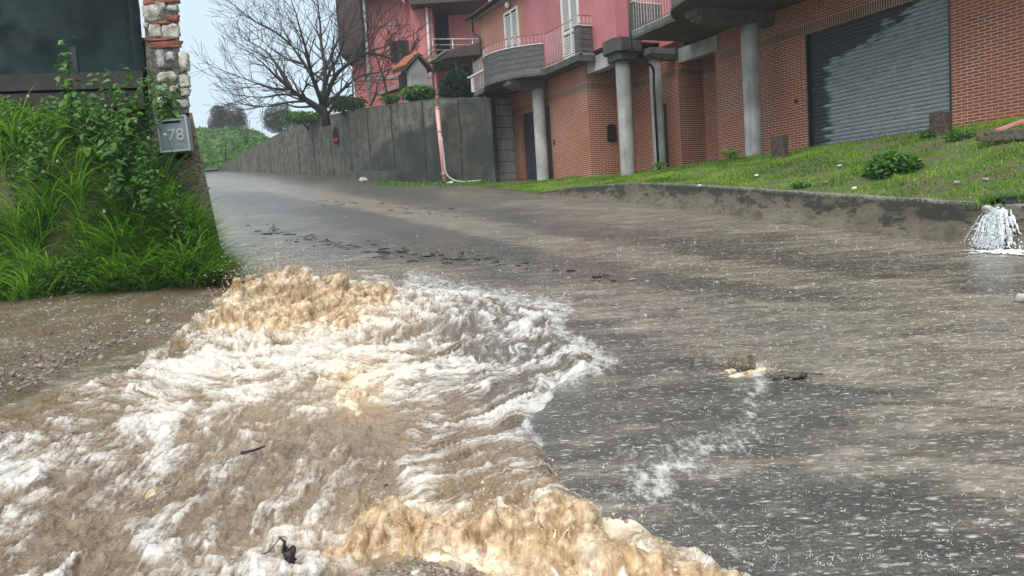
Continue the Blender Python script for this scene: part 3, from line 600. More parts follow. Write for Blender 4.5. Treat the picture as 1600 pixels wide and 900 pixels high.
# left block return and front
GL = (15.42, 17.92, 4.24)
bw_.box(vL+.25, 0, 12.66, 12.9, .9, ZB); bw_.box(vL+.25, 0, 12.66, 12.9, ZS, 5.3); sb.box(vL+.25, 0, 12.648, 12.85, ZB, ZS)
bw_.box(vL, vL+.25, 12.66, GL[0], .9, ZB); bw_.box(vL, vL+.25, GL[1], 18.62, .9, ZB); bw_.box(vL, vL+.25, GL[0], GL[1], GL[2], ZB); bw_.box(vL, vL+.25, 12.66, 18.62, ZS, 5.3)
sb.box(vL-.012, vL+.2, 12.648, 18.62, ZB, ZS)
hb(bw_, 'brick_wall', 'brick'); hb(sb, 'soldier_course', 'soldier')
m = MB(); m.box(1.25, 9, -6, 18.6, .5, 8.0); m.box(.3, 1.24, 8.3, 10.0, 5.3, 5.6); hb(m, 'house_core', 'dark')
def shutter(u0, u1, z0, z1, v, mat, pitch=.095):
    m = MB(); prof = []; z = z0; n = int((z1-z0)/pitch)+1
    pr = [(v+.25, z0)]
    for i in range(n):
        for k in range(5):
            t = k/5; zz = z0+(i+t)*pitch
            if zz > z1: break
            pr.append((v-.016*math.sin(math.pi*t)**.7 if t < .9 else v+.006, zz))
    pr.append((v+.25, z1))
    k = len(m.v); uu_ = np.linspace(u0, u1, 13)
    for u in uu_: m.v += [(p[0]+.006*mnoise.noise(Vector((u*1.3, p[1]*3, v))), u, p[1]) for p in pr]
    L = len(pr)
    for j in range(12):
        for i in range(L-1): m.f.append((k+j*L+i, k+j*L+i+1, k+(j+1)*L+i+1, k+(j+1)*L+i)); m.sm.append(False); m.mi.append(0)
    o = hb(m, 'garage_shutter', mat, recalc=False) if False else m.build('garage_shutter', mat, H); o.location = (0, 0, -1.3); return o
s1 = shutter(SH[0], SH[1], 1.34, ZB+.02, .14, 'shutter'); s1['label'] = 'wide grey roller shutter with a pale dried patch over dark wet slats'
for ga, gb_ in ((SH[1]-.03, SH[1]), (SH[0], SH[0]+.05)): m = MB(); m.box(-.004, .13, ga, gb_, 1.3, ZB); m.build('guide_rail', 'dark_metal', s1)
s2 = shutter(GL[0], GL[1], 1.36, GL[2], vL+.14, 'shutter_d'); s2['label'] = 'narrow dark blue grey roller shutter behind the left column'
m = MB(); m.box(-.55, -.01, .2, 7.7, 1.1, 1.345); hb(m, 'door_apron', 'conc_l')
# doors
for (v, a, b, zt) in ((1.12, 8.35, 9.32, 3.6), (.12, 10.72, 11.1, 3.55)):
    m = MB(); m.box(v, v+.05, a, b, 1.3, zt); d = hb(m, 'door', 'door')
    m = MB(); m.box(v-.05, v+.02, a, a+.06, 1.3, zt-.06); m.box(v-.05, v+.02, b-.06, b, 1.3, zt-.06); m.box(v-.05, v+.02, a, b, zt-.06, zt)
    for i in range(3): m.box(v-.02, v, a+.12, b-.12, 1.5+i*.68, 2.0+i*.68)
    m.build('frame', 'dark_metal', d)
# small boxes on walls
p = atu(955, 208, 12.66); m = MB()
vv, zz = p[1], p[2]
m.ext([(vv-.17, zz-.28), (vv+.17, zz-.28), (vv+.17, zz+.2), (vv+.1, zz+.3), (vv-.1, zz+.3), (vv-.17, zz+.2)], 'y', 12.60, 12.66) ; hb(m, 'meter_box', 'dark_metal')
m = MB(); m.box(-.02, 0, 5.06, 5.16, 2.63, 2.75); hb(m, 'door_bell', 'dark_metal')
m = MB(); m.box(vL-.02, vL, 15.15, 15.25, 2.75, 2.95); hb(m, 'door_bell', 'dark_metal')
# columns
def column(u, v, zb, r, lab=None):
    m = MB(); n = 28; k = 0; zs = np.linspace(zb, 4.85, 12)
    pts = [(v+r*(1+.01*math.sin(9*z_))*0, 0, 0) for z_ in zs]
    m.tube([(v, u, z_) for z_ in zs], [r*(1+.012*mnoise.noise(Vector((u, 0, z_*2)))) for z_ in zs], 28)
    o = m.build('column', 'col', H); o.location = (0, 0, -1.3); return o
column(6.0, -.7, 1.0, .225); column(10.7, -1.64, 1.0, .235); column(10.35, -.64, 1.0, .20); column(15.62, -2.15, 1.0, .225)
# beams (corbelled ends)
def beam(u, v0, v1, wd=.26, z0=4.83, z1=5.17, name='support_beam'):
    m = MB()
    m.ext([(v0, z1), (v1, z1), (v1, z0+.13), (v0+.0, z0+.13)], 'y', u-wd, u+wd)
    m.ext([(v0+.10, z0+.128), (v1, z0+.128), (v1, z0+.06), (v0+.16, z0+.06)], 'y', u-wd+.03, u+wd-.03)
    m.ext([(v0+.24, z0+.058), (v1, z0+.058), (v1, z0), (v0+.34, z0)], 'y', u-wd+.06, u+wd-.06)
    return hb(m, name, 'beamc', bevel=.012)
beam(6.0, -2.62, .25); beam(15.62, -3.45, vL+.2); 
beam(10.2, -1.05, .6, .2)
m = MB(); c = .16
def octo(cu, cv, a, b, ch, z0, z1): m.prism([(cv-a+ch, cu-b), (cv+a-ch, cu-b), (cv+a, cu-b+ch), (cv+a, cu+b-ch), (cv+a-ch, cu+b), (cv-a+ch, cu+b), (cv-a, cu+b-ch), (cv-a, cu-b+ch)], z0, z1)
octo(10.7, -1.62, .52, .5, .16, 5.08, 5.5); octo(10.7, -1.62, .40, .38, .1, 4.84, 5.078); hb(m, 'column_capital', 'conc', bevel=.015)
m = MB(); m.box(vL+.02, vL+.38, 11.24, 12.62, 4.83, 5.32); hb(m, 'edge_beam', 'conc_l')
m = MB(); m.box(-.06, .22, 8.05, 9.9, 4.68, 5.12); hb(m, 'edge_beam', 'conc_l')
# upper storey walls
m = MB(); m.box(vL, vL+.3, 10.7, 16.98, 5.49, 9.6); m.box(vL+.3, -.2, 10.7, 11.0, 5.49, 9.6); hb(m, 'upper_wall', 'pink')
m = MB(); m.box(vL, vL+.3, 16.98, 21.3, 5.3, 9.2); m.box(vL+.3, 3, 21.0, 21.3, 5.3, 9.2); hb(m, 'upper_wall', 'orange')
m = MB(); m.box(-.2, .1, 7.5, 10.7, 5.33, 9.6); hb(m, 'upper_wall', 'pink')
m = MB(); m.box(vL+.3, 1.2, 11.0, 21.0, 5.3, 8.6); hb(m, 'house_core', 'dark')
# balconies ---------------------------------------------------------------
def curve(pts, n=6): return smooth_path([(a, b, 0) for a, b in pts], n)
def band(name, path, th, z0, z1, mat, parent=H, off=0.):
    """vertical wall of thickness th following path of (v,u)"""
    m = MB(); P_ = [np.array(p[:2]) for p in path]; L, R = [], []
    for i, p in enumerate(P_):
        t = P_[min(i+1, len(P_)-1)]-P_[max(i-1, 0)]; t = t/np.linalg.norm(t); nn = np.array([-t[1], t[0]])
        L.append(p+nn*off); R.append(p+nn*(off+th))
    for i in range(len(P_)-1):
        m.prism([tuple(L[i]), tuple(L[i+1]), tuple(R[i+1]), tuple(R[i])], z0, z1)
    o = m.build(name, mat, parent)
    if parent is H: o.location = (0, 0, -1.3)
    for p in o.data.polygons: p.use_smooth = False
    return o
def balcony(front, uL, uR, vw, z0=5.17, zt=5.36):
    m = MB(); pts = [(vw, uR)]+[(p[0], p[1]) for p in front]+[(vw, uL)]
    m.prism(pts, z0, zt)
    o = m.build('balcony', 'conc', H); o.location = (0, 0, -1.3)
    # gutter lip along the edge and mould below
    band('slab_edge', front, .05, z0+.05, zt+.03, 'conc_l', o, off=-.05)
    band('slab_edge', front, .05, z0-.03, z0+.05, 'conc', o, off=-.02)
    return o
def rail(path, z0, z1, parent, mat='rail_red', n_per=.115, r=.011, mid=False, bars=True):
    P_ = [Vector(p) for p in path]; m = MB(); m.tube([(p.x, p.y, z1) for p in P_], .02, 6); o = m.build('railing', mat, parent); m = MB(); m.tube([(p.x, p.y, z0+.06) for p in P_], .012, 5); m.build('lower_rail', mat, o)
    m = MB(); d = 0; acc = 0
    for i in range(len(P_)-1):
        L = (P_[i+1]-P_[i]).length
        while d <= acc+L:
            q = P_[i].lerp(P_[i+1], (d-acc)/L); m.tube([(q.x, q.y, z0), (q.x, q.y, z1)], r*.7, 4, caps=False); d += n_per
        acc += L
    m.build('bars', 'rail_pale', o); return o
# left balcony: box, open railing, bulging parapet, end railing
fr = [(-1.9, 12.05), (-2.44, 12.05)]; fr2 = [(-2.44, 14.35)]
bul = curve([(-2.46, 14.4), (-2.75, 14.62), (-3.3, 15.15), (-3.68, 15.95), (-3.72, 16.8), (-3.45, 17.5)], 5)
bul = [(p[0], p[1]) for p in bul]; lend = [(-3.28, 18.0), (-3.22, 19.15)]
front = [(-1.8, 12.05), (-2.44, 12.05), (-2.44, 14.35)]+bul+lend
B = balcony(front, 19.15, 12.05, -1.75)
pz = 6.02
def ppt(path, z0, z1, par, th=.1, cop=True):
    o = band('parapet', path, th, z0, z1, 'boards', par, off=-th)
    band('coping', path, th+.05, z1+.002, z1+.035, 'coping', o, off=-th-.02); return o
ppt([(-1.82, 12.1), (-2.40, 12.1)], 5.365, 6.28, B); ppt([(-2.405, 12.0), (-2.405, 12.32)], 5.365, 6.28, B)
ppt(bul, 5.365, 6.22, B)
rail([(-2.40, 12.35, 0), (-2.40, 14.35, 0)], 5.4, 6.55, B)
rail([(p[0]+.03, p[1], 0) for p in bul], 6.25, 6.58, B, n_per=.14)
rail([(-1.85, 12.1, 0), (-2.38, 12.1, 0)], 6.3, 6.62, B, n_per=.14)
rail([(-3.3, 17.9, 0), (-3.2, 19.1, 0), (-1.9, 19.1, 0)], 5.4, 6.5, B)
m = MB(); m.box(-3.36, -3.30, 17.7, 19.4, 5.95, 6.0); m.box(-3.3, -3.2, 19.1, 19.2, 5.36, 5.95); m.build('rail_bar', 'white', B)
# right balcony
bul2 = [(p[0], p[1]) for p in curve([(-2.32, 6.95), (-2.6, 6.75), (-3.05, 6.2), (-3.3, 5.4), (-3.3, 4.4), (-3.05, 3.5), (-2.5, 2.6), (-2.3, 2.35)], 5)]
frontR = [(-2.25, -2.0)][::-1]
pathR = bul2[::-1]
fR = [(-.1, -3.0), (-2.3, -3.0)]+pathR+[(-2.3, 9.25), (-.1, 9.25)]
R_ = balcony(fR[1:-1], 9.25, -3.0, .0)
ppt(bul2[::-1], 5.365, 6.3, R_)
ppt([(-2.25, 9.0), (-2.25, 9.22)], 5.365, 6.2, R_, .08); ppt([(-2.22, 9.2), (-1.2, 9.2)], 5.365, 6.2, R_, .08)
ppt([(-2.3, -3.0), (-2.3, 2.3)], 5.365, 6.3, R_)
rail([(-2.25, 7.0, 0), (-2.25, 9.1, 0)], 5.4, 6.6, R_, n_per=.13)
rail([(-2.2, 9.12, 0), (-1.3, 9.12, 0)], 5.4, 6.45, R_, 'rail_pale', n_per=.12)
# shuttered balcony doors
def louvre(u0, u1, z0, z1, v):
    m = MB(); f = .07; um = (u0+u1)/2
    m.box(v-.06, v, u0, u1, z1-f, z1); m.box(v-.06, v, u0, u0+f, z0, z1-f); m.box(v-.06, v, u1-f, u1, z0, z1-f); m.box(v-.055, v, um-.04, um+.04, z0, z1-f)
    m.box(v-.055, v, u0+f, u1-f, z0+1.02, z0+1.12)
    d = hb(m, 'balcony_door', 'white')
    for a, b in ((u0+f+.01, um-.05), (um+.05, u1-f-.01)):
        m = MB(); z = z0+.06
        while z < z1-f-.05:
            if abs(z-z0-1.05) > .09: m.ext([(v-.045, z), (v-.04, z-.006), (v-.012, z+.042), (v-.017, z+.048)], 'y', a, b)
            z += .082
        m.box(v-.006, v-.002, a, b, z0, z1-f, mi=1)
        m.build('louvre', ['white', 'dark'], d)
louvre(17.50, 18.75, 5.7, 8.42, vL); louvre(12.9, 14.05, 5.4, 8.3, vL)
p = atv(797, 8, vL); m = MB(); m.blob((vL-.12, p[0], p[2]), (.11, .11, .13), 0); lp = hb(m, 'wall_lamp', 'white'); m = MB(); m.tube([(vL, p[0], p[2]-.12), (vL-.1, p[0], p[2]-.1)], .03, 6); m.build('lamp_arm', 'dark_metal', lp)
# eaves, gutter and downpipes
zE = atv(770, 15, vL)[2]; _r = ray(731, 33); _e = to_uv(_r*(zE/_r[2])); uE, vE = _e[0], _e[1]
m = MB(); m.ext([(vE, zE+.03), (vE, zE+.12), (.5, zE+1.25), (.5, zE+1.1), (vL, zE+.12)], 'y', 13.8, uE); rf = hb(m, 'roof', 'roofbrown')
m = MB(); m.ext([(vE+.1, zE+.02), (vE+.1, zE-.03), (vL, zE-.03), (vL, zE+.06)], 'y', 13.8, uE-.05); m.build('soffit', 'conc_l', rf)
m = MB(); m.tube([(vE-.05, 13.8, zE+.06), (vE-.05, uE+.05, zE+.06)], .08, 8); gu = m.build('gutter', 'dark_metal', rf)
m = MB(); m.tube(smooth_path([(vE-.03, uE-.5, zE), (vE, uE-.5, zE-.25), (vE*.5-1., (uE+21.05)/2, zE-.6), (-1.98, 21.05, zE-.85), (-1.95, 21.05, zE-1.3)], 5)+[(-1.95, 21.05, 5.0)], .05, 8); hb(m, 'downpipe', 'dark_metal')
m = MB(); m.tube([(-2.42, 9.05, 7.5), (-2.42, 9.05, 5.2)]+smooth_path([(-2.42, 9.05, 5.0), (-2.3, 9.1, 4.75), (-1.9, 9.4, 4.6), (-1.2, 9.8, 4.55), (-.98, 9.98, 4.4), (-.9, 10.12, 4.0)], 4)+[(-.85, 10.15, 1.3)], .04, 8); hb(m, 'downpipe', 'dark_metal')
# conduits down the corner between house and garden wall
for dx_, w_, mt, x0, x1, y0, y1 in ((0, .035, 'whitepipe', 757, 768, 150, 291), (0, .03, 'whitepipe', 763, 772, 190, 291), (0, .05, 'blackpl', 762, 775, 158, 291)):
    a = atu(x0, y0, 18.5); b = atu(x1, y1, 18.4); mid1 = atu(x0+1+(x1-x0)*.1, y0+(y1-y0)*.15, 18.45); mid2 = atu(x1-(x1-x0)*.25, y0+(y1-y0)*.7, 18.45)
    m = MB(); m.tube(smooth_path([(q[1], q[0], q[2]) for q in (a, mid1, mid2, b)], 5), w_, 7); hb(m, 'conduit', mt)
# concrete flank beside the brick
a = atu(772, 200, 18.9); m = MB(); m.box(a[1], vL+.25, 18.64, 19.3, .9, 5.15); hb(m, 'concrete_flank', 'blockc')
m = MB(); m.box(a[1]-.14, a[1]-.002, 18.7, 19.3, .9, 5.0); hb(m, 'concrete_pier', 'conc_l')
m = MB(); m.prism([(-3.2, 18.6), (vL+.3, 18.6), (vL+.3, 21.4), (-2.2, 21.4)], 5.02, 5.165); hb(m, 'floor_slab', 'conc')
# ================================================================== GARDEN WALL AND WHAT STANDS ALONG IT
wb = np.array(W[0][:3])
def wall_strip(name, pts, th, mat, parent=None, loc=(0, 0, 0)):
    V, F, uvs = [], [], []; s = 0; P_ = [np.array(p, float) for p in pts]; n = len(P_)
    for i, p in enumerate(P_):
        t = P_[min(i+1, n-1)][:2]-P_[max(i-1, 0)][:2]; t /= np.linalg.norm(t); nn = np.array([t[1], -t[0]])   # to the back
        if i: s += np.linalg.norm(p[:2]-P_[i-1][:2])
        for q, z in ((p[:2], p[2]), (p[:2], p[3]), (p[:2]+nn*th, p[3]), (p[:2]+nn*th, p[2])): V.append((q[0], q[1], z))
    for i in range(n-1):
        for k in range(4): F.append((i*4+k, i*4+(k+1) % 4, (i+1)*4+(k+1) % 4, (i+1)*4+k))
    m = MB(); m.v = V; m.f = F+[(0, 1, 2, 3), ((n-1)*4, (n-1)*4+1, (n-1)*4+2, (n-1)*4+3)]; m.sm = [False]*len(m.f); m.mi = [0]*len(m.f)
    o = m.build(name, mat, parent, recalc=False); at = o.data.attributes.new('hrel', 'FLOAT', 'POINT'); at.data.foreach_set('value', np.tile([0, 1, 1, 0], n).astype(np.float32)); return o
fine = []
for i in range(len(W)-1):
    for k in range(6):
        q = np.array(W[i])*(1-k/6)+np.array(W[i+1])*k/6; fine.append(tuple(q))
fine.append(W[-1]); fine = [(a, b, c, d) for a, b, c, d in fine]
RW = wall_strip('retaining_wall', fine, .3, 'wallc'); tag(RW, 'long stained concrete retaining wall stepping down the road to the left', 'wall')
wall_strip('wall_cap', [(a+.03, b-.04, d+.003, d+.05) for a, b, c, d in fine], .36, 'conc', RW)
# plank joints and panel ribs as shallow posts
# niche with a tiny red offering
nb = atY(527, 212, 44.2); 
m = MB(); m.ext([(-.16, -.42), (.16, -.42), (.16, .12), (0, .45), (-.16, .12)], 'y', -.5, -.12); m.v = [(x+nb[0], y+nb[1], z+nb[2]) for x, y, z in m.v]; m.build('niche', 'dark', RW)
m = MB(); m.box(nb[0]-.12, nb[0]+.12, nb[1]-.6, nb[1]-.5, nb[2]-.4, nb[2]-.2); m.build('red_candle', plain('red_glass', (.4, .02, .02), .3), RW)
# low concrete ledge
a = atY(541, 282, 41); b = atY(603, 286, 35.2); zt = atY(545, 267, 41)[2]
LG = wall_strip('concrete_ledge', [(b[0], b[1], b[2]-.2, b[2]+.52), (a[0], a[1], a[2]-.2, zt)], .9, 'conc'); tag(LG, 'low concrete ledge at the foot of the retaining wall', 'ledge')
# pink drain pipe
t = atY(683, 170, 31.9); b = atY(695, 284, 31.7)
PP = empty('drain_pipe', b, 0, 'pink plastic drain pipe leaning on the dark concrete wall', 'pipe')
def rel(e, pts): return [(p[0]-e.location.x, p[1]-e.location.y, p[2]-e.location.z) for p in pts]
m = MB(); m.tube(rel(PP, [b, b*.5+t*.5, t]), .085, 12); m.build('pipe', 'pinkpipe', PP)
m = MB(); m.tube(rel(PP, [t, t+np.array([0, 0, .07])]), [.1, .07], 12); m.build('cap', 'pinkpipe', PP)
for f_ in (.30, .88):
    q = t*(1-f_)+b*f_; q2 = t*(1-f_-.015)+b*(f_+.015); m = MB(); m.tube(rel(PP, [q, q2]), .11, 12); m.build('collar', 'pinkpipe', PP)
m = MB(); q = atY(704, 286, 31.3); m.blob(tuple(rel(PP, [q])[0]), (.16, .1, .07), .3); m.build('outlet', 'white', PP)
pts = [atY(x, y, 31.4) for x, y in ((690, 215), (694, 250), (697, 270), (706, 280), (722, 284), (752, 282))]
m = MB(); m.tube(smooth_path(pts, 5), .035, 7); tag(m.build('garden_hose', 'whitepipe'), 'white hose curving out along the wall foot from the pink pipe', 'hose')
q = atY(574, 285, 36); m = MB(); m.blob(tuple(q+np.array([0, -1, .06])), (.2, .14, .11), .35, seed=4); tag(m.build('rubble_stone', 'stone'), 'white broken stone lying by the foot of the low ledge', 'stone')
# ---------------------------------------------------------------- leaves and blades builders
def leaves(P, N, L, Wd, fold=.25, tint=None):
    """P base (n,3), N facing normal-ish dir, leaf axis random ; 6-vertex leaf"""
    n = len(P); A = RNG.normal(size=(n, 3)); A[:, 2] *= .5
    A -= N*(A*N).sum(1)[:, None]*.8; A /= np.linalg.norm(A, axis=1)[:, None]+1e-9
    B_ = np.cross(N, A); B_ /= np.linalg.norm(B_, axis=1)[:, None]+1e-9; L = L[:, None]; Wd = Wd[:, None]
    dn = -N*L*fold
    v = np.stack([P, P+A*L*.35+B_*Wd*.5+N*Wd*.12, P+A*L*.8+B_*Wd*.25+dn*.4, P+A*L+dn, P+A*L*.8-B_*Wd*.25+dn*.4, P+A*L*.35-B_*Wd*.5+N*Wd*.12, P+A*L*.45], 1)
    b = np.arange(n)[:, None]*7
    f = np.concatenate([b+np.array([[0, 1, 2, 6]]), b+np.array([[6, 2, 3, 4]]), b+np.array([[0, 6, 4, 5]])], 0)
    t = RNG.random(n) if tint is None else tint
    return v.reshape(-1, 3), f, np.repeat(t, 7)
def blades(P, H_, Wd, lean, seg=4, az=None, tint=None):
    n = len(P); az = RNG.random(n)*2*np.pi if az is None else az
    dx, dy = np.cos(az), np.sin(az); pa = az+np.pi/2+RNG.normal(size=n)*.5; wx, wy = np.cos(pa), np.sin(pa); vs = []
    for i in range(seg+1):
        t = i/seg; ho = lean*t**1.8; zz = H_*(t-.42*np.clip(lean/np.maximum(H_, .01), 0, 2.2)*t**2.6); w_ = Wd*(1-t**2.2)*.5+.0004
        c = P+np.stack([dx*ho, dy*ho, zz], 1)
        vs += [c+np.stack([wx*w_, wy*w_, 0*w_], 1), c-np.stack([wx*w_, wy*w_, 0*w_], 1)]
    v = np.stack(vs, 1); b = np.arange(n)[:, None]*(2*seg+2)
    f = np.concatenate([b+np.array([[2*i, 2*i+2, 2*i+3, 2*i+1]]) for i in range(seg)], 0)
    t = RNG.random(n) if tint is None else tint
    return v.reshape(-1, 3), f, np.repeat(t, 2*seg+2)
def unit(n, up=.6):
    a = RNG.normal(size=(n, 3)); a[:, 2] = np.abs(a[:, 2])+up; return a/np.linalg.norm(a, axis=1)[:, None]
def crown(name, mat, lumps, n, L, parent=None, loc=None, gap=.5, fl=.5):
    """leaves spread in ellipsoid lumps, thinned by noise"""
    Ps = []
    vol = np.array([l[3]*l[4]*l[5] for l in lumps])**.8; vol /= vol.sum()
    for l, f_ in zip(lumps, vol):
        k = int(n*f_); q = RNG.normal(size=(k, 3)); q /= np.linalg.norm(q, axis=1)[:, None]; q *= (RNG.random(k)**.28)[:, None]
        q = q*np.array(l[3:6])+np.array(l[:3]); Ps.append(q)
    P_ = np.concatenate(Ps); s_ = max(lumps[0][3:6])
    kn = pnoise(P_[:, 0]*2.6/s_, P_[:, 1]*2.6/s_, P_[:, 2]*2.6/s_)+.6*pnoise(P_[:, 0]*7/s_, P_[:, 1]*7/s_, P_[:, 2]*7/s_); P_ = P_[kn > gap-.65]
    tn = np.clip(.5+.9*pnoise(P_[:, 0]*4/s_, P_[:, 1]*4/s_, P_[:, 2]*4/s_)+RNG.normal(size=len(P_))*.2, 0, 1)
    v, f, t_ = leaves(P_, unit(len(P_)), L*(.6+.8*RNG.random(len(P_))), L*fl*(.6+.8*RNG.random(len(P_))), tint=tn)
    return arr_mesh(name, v, f, mat, parent, dict(tint=t_), smooth=False, loc=loc)
# distant trees on the hill
def far_tree(cx, y0, y1, rx, Yd, lab, mat='fartree', lumps=4, name='distant_tree'):
    y1 += 10
    c = atY(cx, y1, Yd); top = atY(cx, y0, Yd)[2]; hgt = top-c[2]; rr = rx/FPX*Yd
    e = empty(name, c, 0, lab, 'tree', 'trees on the far hilltop')
    ls = [(0, 0, hgt*.5, rr*.8, rr*.6, hgt*.5), (0, 0, hgt*.15, rr*.95, rr*.6, hgt*.3)]+[(RNG.uniform(-.7, .7)*rr, RNG.uniform(-.4, .4)*rr, hgt*RNG.uniform(.2, .7), rr*.45, rr*.4, hgt*.28) for _ in range(lumps)]
    crown('crown', mat, ls, 9000, rr*.075, e, gap=.1, fl=.7)
    m = MB()
    m.tube([(0, 0, -.4), (.1, 0, hgt*.3), (0, 0, hgt*.6)], [.28, .2, .07], 6)
    for k in range(5): a = k*1.3; m.tube([(0, 0, hgt*.25), (math.cos(a)*rr*.3, math.sin(a)*rr*.3, hgt*.5), (math.cos(a)*rr*.55, math.sin(a)*rr*.5, hgt*.65)], [.12, .07, .02], 5)
    m.build('trunk', 'bark', e); return e
far_tree(364, 161, 196, 27, 112, 'hazy round evergreen second from the left on the hilltop', lumps=6)
far_tree(438, 160, 192, 28, 112, 'hazy evergreen right of the gap on the hilltop, near the bare tree')
far_tree(338, 178, 197, 16, 112, 'small reddish brown tree leftmost on the hilltop', 'farred', 3)
far_tree(470, 172, 193, 16, 108, 'low green bush on the hilltop behind the bare tree branches', 'fartree', 3)
# ---------------------------------------------------------------- bare trees
def branchy(m, p, d, L, r, depth, rnd, spread=.55, up=.12, kids=(2, 3), minr=.012):
    n = 5; pts = [Vector(p)]; dd = Vector(d).normalized(); rs = [r]
    for i in range(n):
        dd = (dd+Vector((rnd.gauss(0, .13), rnd.gauss(0, .13), rnd.gauss(0, .1)+up*.3))).normalized(); pts.append(pts[-1]+dd*L/n); rs.append(max(minr, r*(1-.5*(i+1)/n)))
    m.tube(pts, rs, 7 if r > .06 else (5 if r > .03 else 3), caps=False)
    if depth <= 0: return
    k = rnd.randint(*kids)
    for j in range(k+1):
        if j == 0: q, rr, t = pts[-1], rs[-1], dd
        else: i = rnd.randint(2, n); q, rr, t = pts[i], rs[i]*.8, (pts[i]-pts[i-1]).normalized()
        s = Vector((rnd.gauss(0, 1), rnd.gauss(0, 1), rnd.gauss(0, .8))); s = (s-t*s.dot(t)).normalized()
        a = rnd.uniform(.25, .75)*(.6 if j == 0 else 1.3)*spread*1.6
        branchy(m, q, t*math.cos(a)+s*math.sin(a)+Vector((0, 0, up*.5)), L*rnd.uniform(.62, .85), rr*.85, depth-1, rnd, spread, up, kids, minr)
TY = 40.
def tp(x, y, dY=0): return Vector(atY(x, y, TY+dY))
base = tp(512, 186)
BT = empty('bare_tree', base, 0, 'large bare spreading tree behind the retaining wall beside the pink house', 'tree')
rnd = random.Random(5); m = MB()
rb = lambda v: Vector(v)-base
m.tube([rb(tp(510, 196)), rb(tp(507, 178)), rb(tp(503, 160)), rb(tp(502, 142))], [.25, .21, .16, .1], 10)
limbs = [  # pixel paths with depth offsets
 [(507, 178, 0), (480, 158, -.5), (455, 140, -1), (432, 120, -1.6), (410, 98, -2)], [(506, 172, 0), (492, 130, 1), (476, 100, 1.6), (455, 70, 2), (440, 40, 2.4)],
 [(504, 165, 0), (508, 110, .3), (502, 70, .8), (500, 35, 1), (496, 5, 1)], [(505, 166, 0), (522, 122, -.8), (545, 100, -1.5), (575, 82, -2), (610, 70, -2.4)],
 [(507, 168, 0), (525, 150, 1), (545, 132, 1.8), (566, 118, 2.4), (600, 112, 2.8)], [(504, 160, 0), (512, 120, .5), (528, 90, 1.2), (540, 60, 1.6), (552, 30, 2)],
 [(505, 170, 0), (470, 150, 1.4), (440, 148, 2), (410, 152, 2.4), (385, 150, 2.6)], [(480, 158, -.5), (450, 160, -1), (420, 166, -1.4), (395, 165, -1.8)],
 [(476, 100, 1.6), (455, 95, 1.8), (430, 80, 2.2), (405, 60, 2.5)], [(575, 82, -2), (600, 88, -2.3), (630, 98, -2.6), (655, 100, -2.8)], [(455, 140, -1), (425, 138, -1.4), (395, 128, -1.8), (370, 118, -2)],
 [(455, 70, 2), (430, 50, 2.2), (400, 35, 2.4), (380, 20, 2.6)], [(512, 178, 0), (528, 160, -1), (540, 155, -1.6), (560, 140, -2)], [(504, 165, 0), (488, 120, -1), (480, 85, -1.8), (470, 50, -2.2), (462, 20, -2.6)], [(508, 110, .3), (520, 80, 1), (530, 55, 1.5), (528, 25, 2)], [(545, 100, -1.5), (560, 75, -1.2), (580, 58, -1)], [(455, 140, -1), (435, 105, -.4), (415, 80, 0), (390, 65, .5)]]
for li, lm in enumerate(limbs):
    pts = [rb(tp(*q)) for q in lm]; pts = [Vector(p) for p in smooth_path(pts, 3)]; R0 = (.16, .13, .13, .14, .11, .10, .09, .07, .07, .08, .07, .07, .08, .12, .08, .07, .09)[li]
    rs = [max(.022, R0*(1-.82*i/(len(pts)-1))) for i in range(len(pts))]; m.tube(pts, rs, 7)
    for i in range(2, len(pts)):
        for _ in range(2 if i % 2 else 1):
            t = (pts[i]-pts[i-1]).normalized(); s = Vector((rnd.gauss(0, 1), rnd.gauss(0, .8), rnd.gauss(.25, .8))); s = (s-t*s.dot(t)).normalized(); a = rnd.uniform(.4, 1.1)
            branchy(m, pts[i], t*math.cos(a)+s*math.sin(a), rnd.uniform(.8, 1.35), max(.02, rs[i]*.5), 2, rnd, .5, .12, (1, 2), .0085)
    branchy(m, pts[-1], (pts[-1]-pts[-2]), 1.1, .03, 2, rnd, .5, .1, (2, 3), .0085)
m.build('trunk_and_branches', 'bark', BT, recalc=False)
def small_bare(x, y, Yd, Hh, lab, seed, name='bare_sapling', depth=3, ns=3):
    b = Vector(atY(x, y, Yd)); rn = random.Random(seed); m = MB()
    for k in range(ns): branchy(m, (0, 0, -.1), (rn.gauss(0, .5), rn.gauss(0, .5), 1), Hh*.42, .05, depth, rn, .5, .1, (1, 2), .012)
    o = m.build(name, 'bark', None, loc=b, recalc=False); tag(o, lab, 'tree'); return o
small_bare(386, 222, 64, 3.2, 'small bare sapling on the green slope above the wall end', 3)
small_bare(578, 162, 39, 3.0, 'thin bare sapling in front of the pink house left corner', 8, ns=2)
# two leaning bare stems by the hut
for k, (pth, lab) in enumerate((([(606, 155), (600, 125), (592, 100), (585, 80)], 'dark leaning bare stem left of the little concrete hut'), ([(630, 155), (630, 128), (624, 100), (618, 85)], 'dark bare stem standing right in front of the little concrete hut'))):
    m = MB(); pts = smooth_path([atY(x, y, 37) for x, y in pth], 4); m.tube(pts, np.linspace(.07, .03, len(pts)), 6)
    rn = random.Random(k)
    for q in pts[4::2]: branchy(m, q, (rn.gauss(0, 1), 0, .8), .9, .025, 2, rn)
    tag(m.build('bare_sapling', 'bark', recalc=False), lab, 'tree')
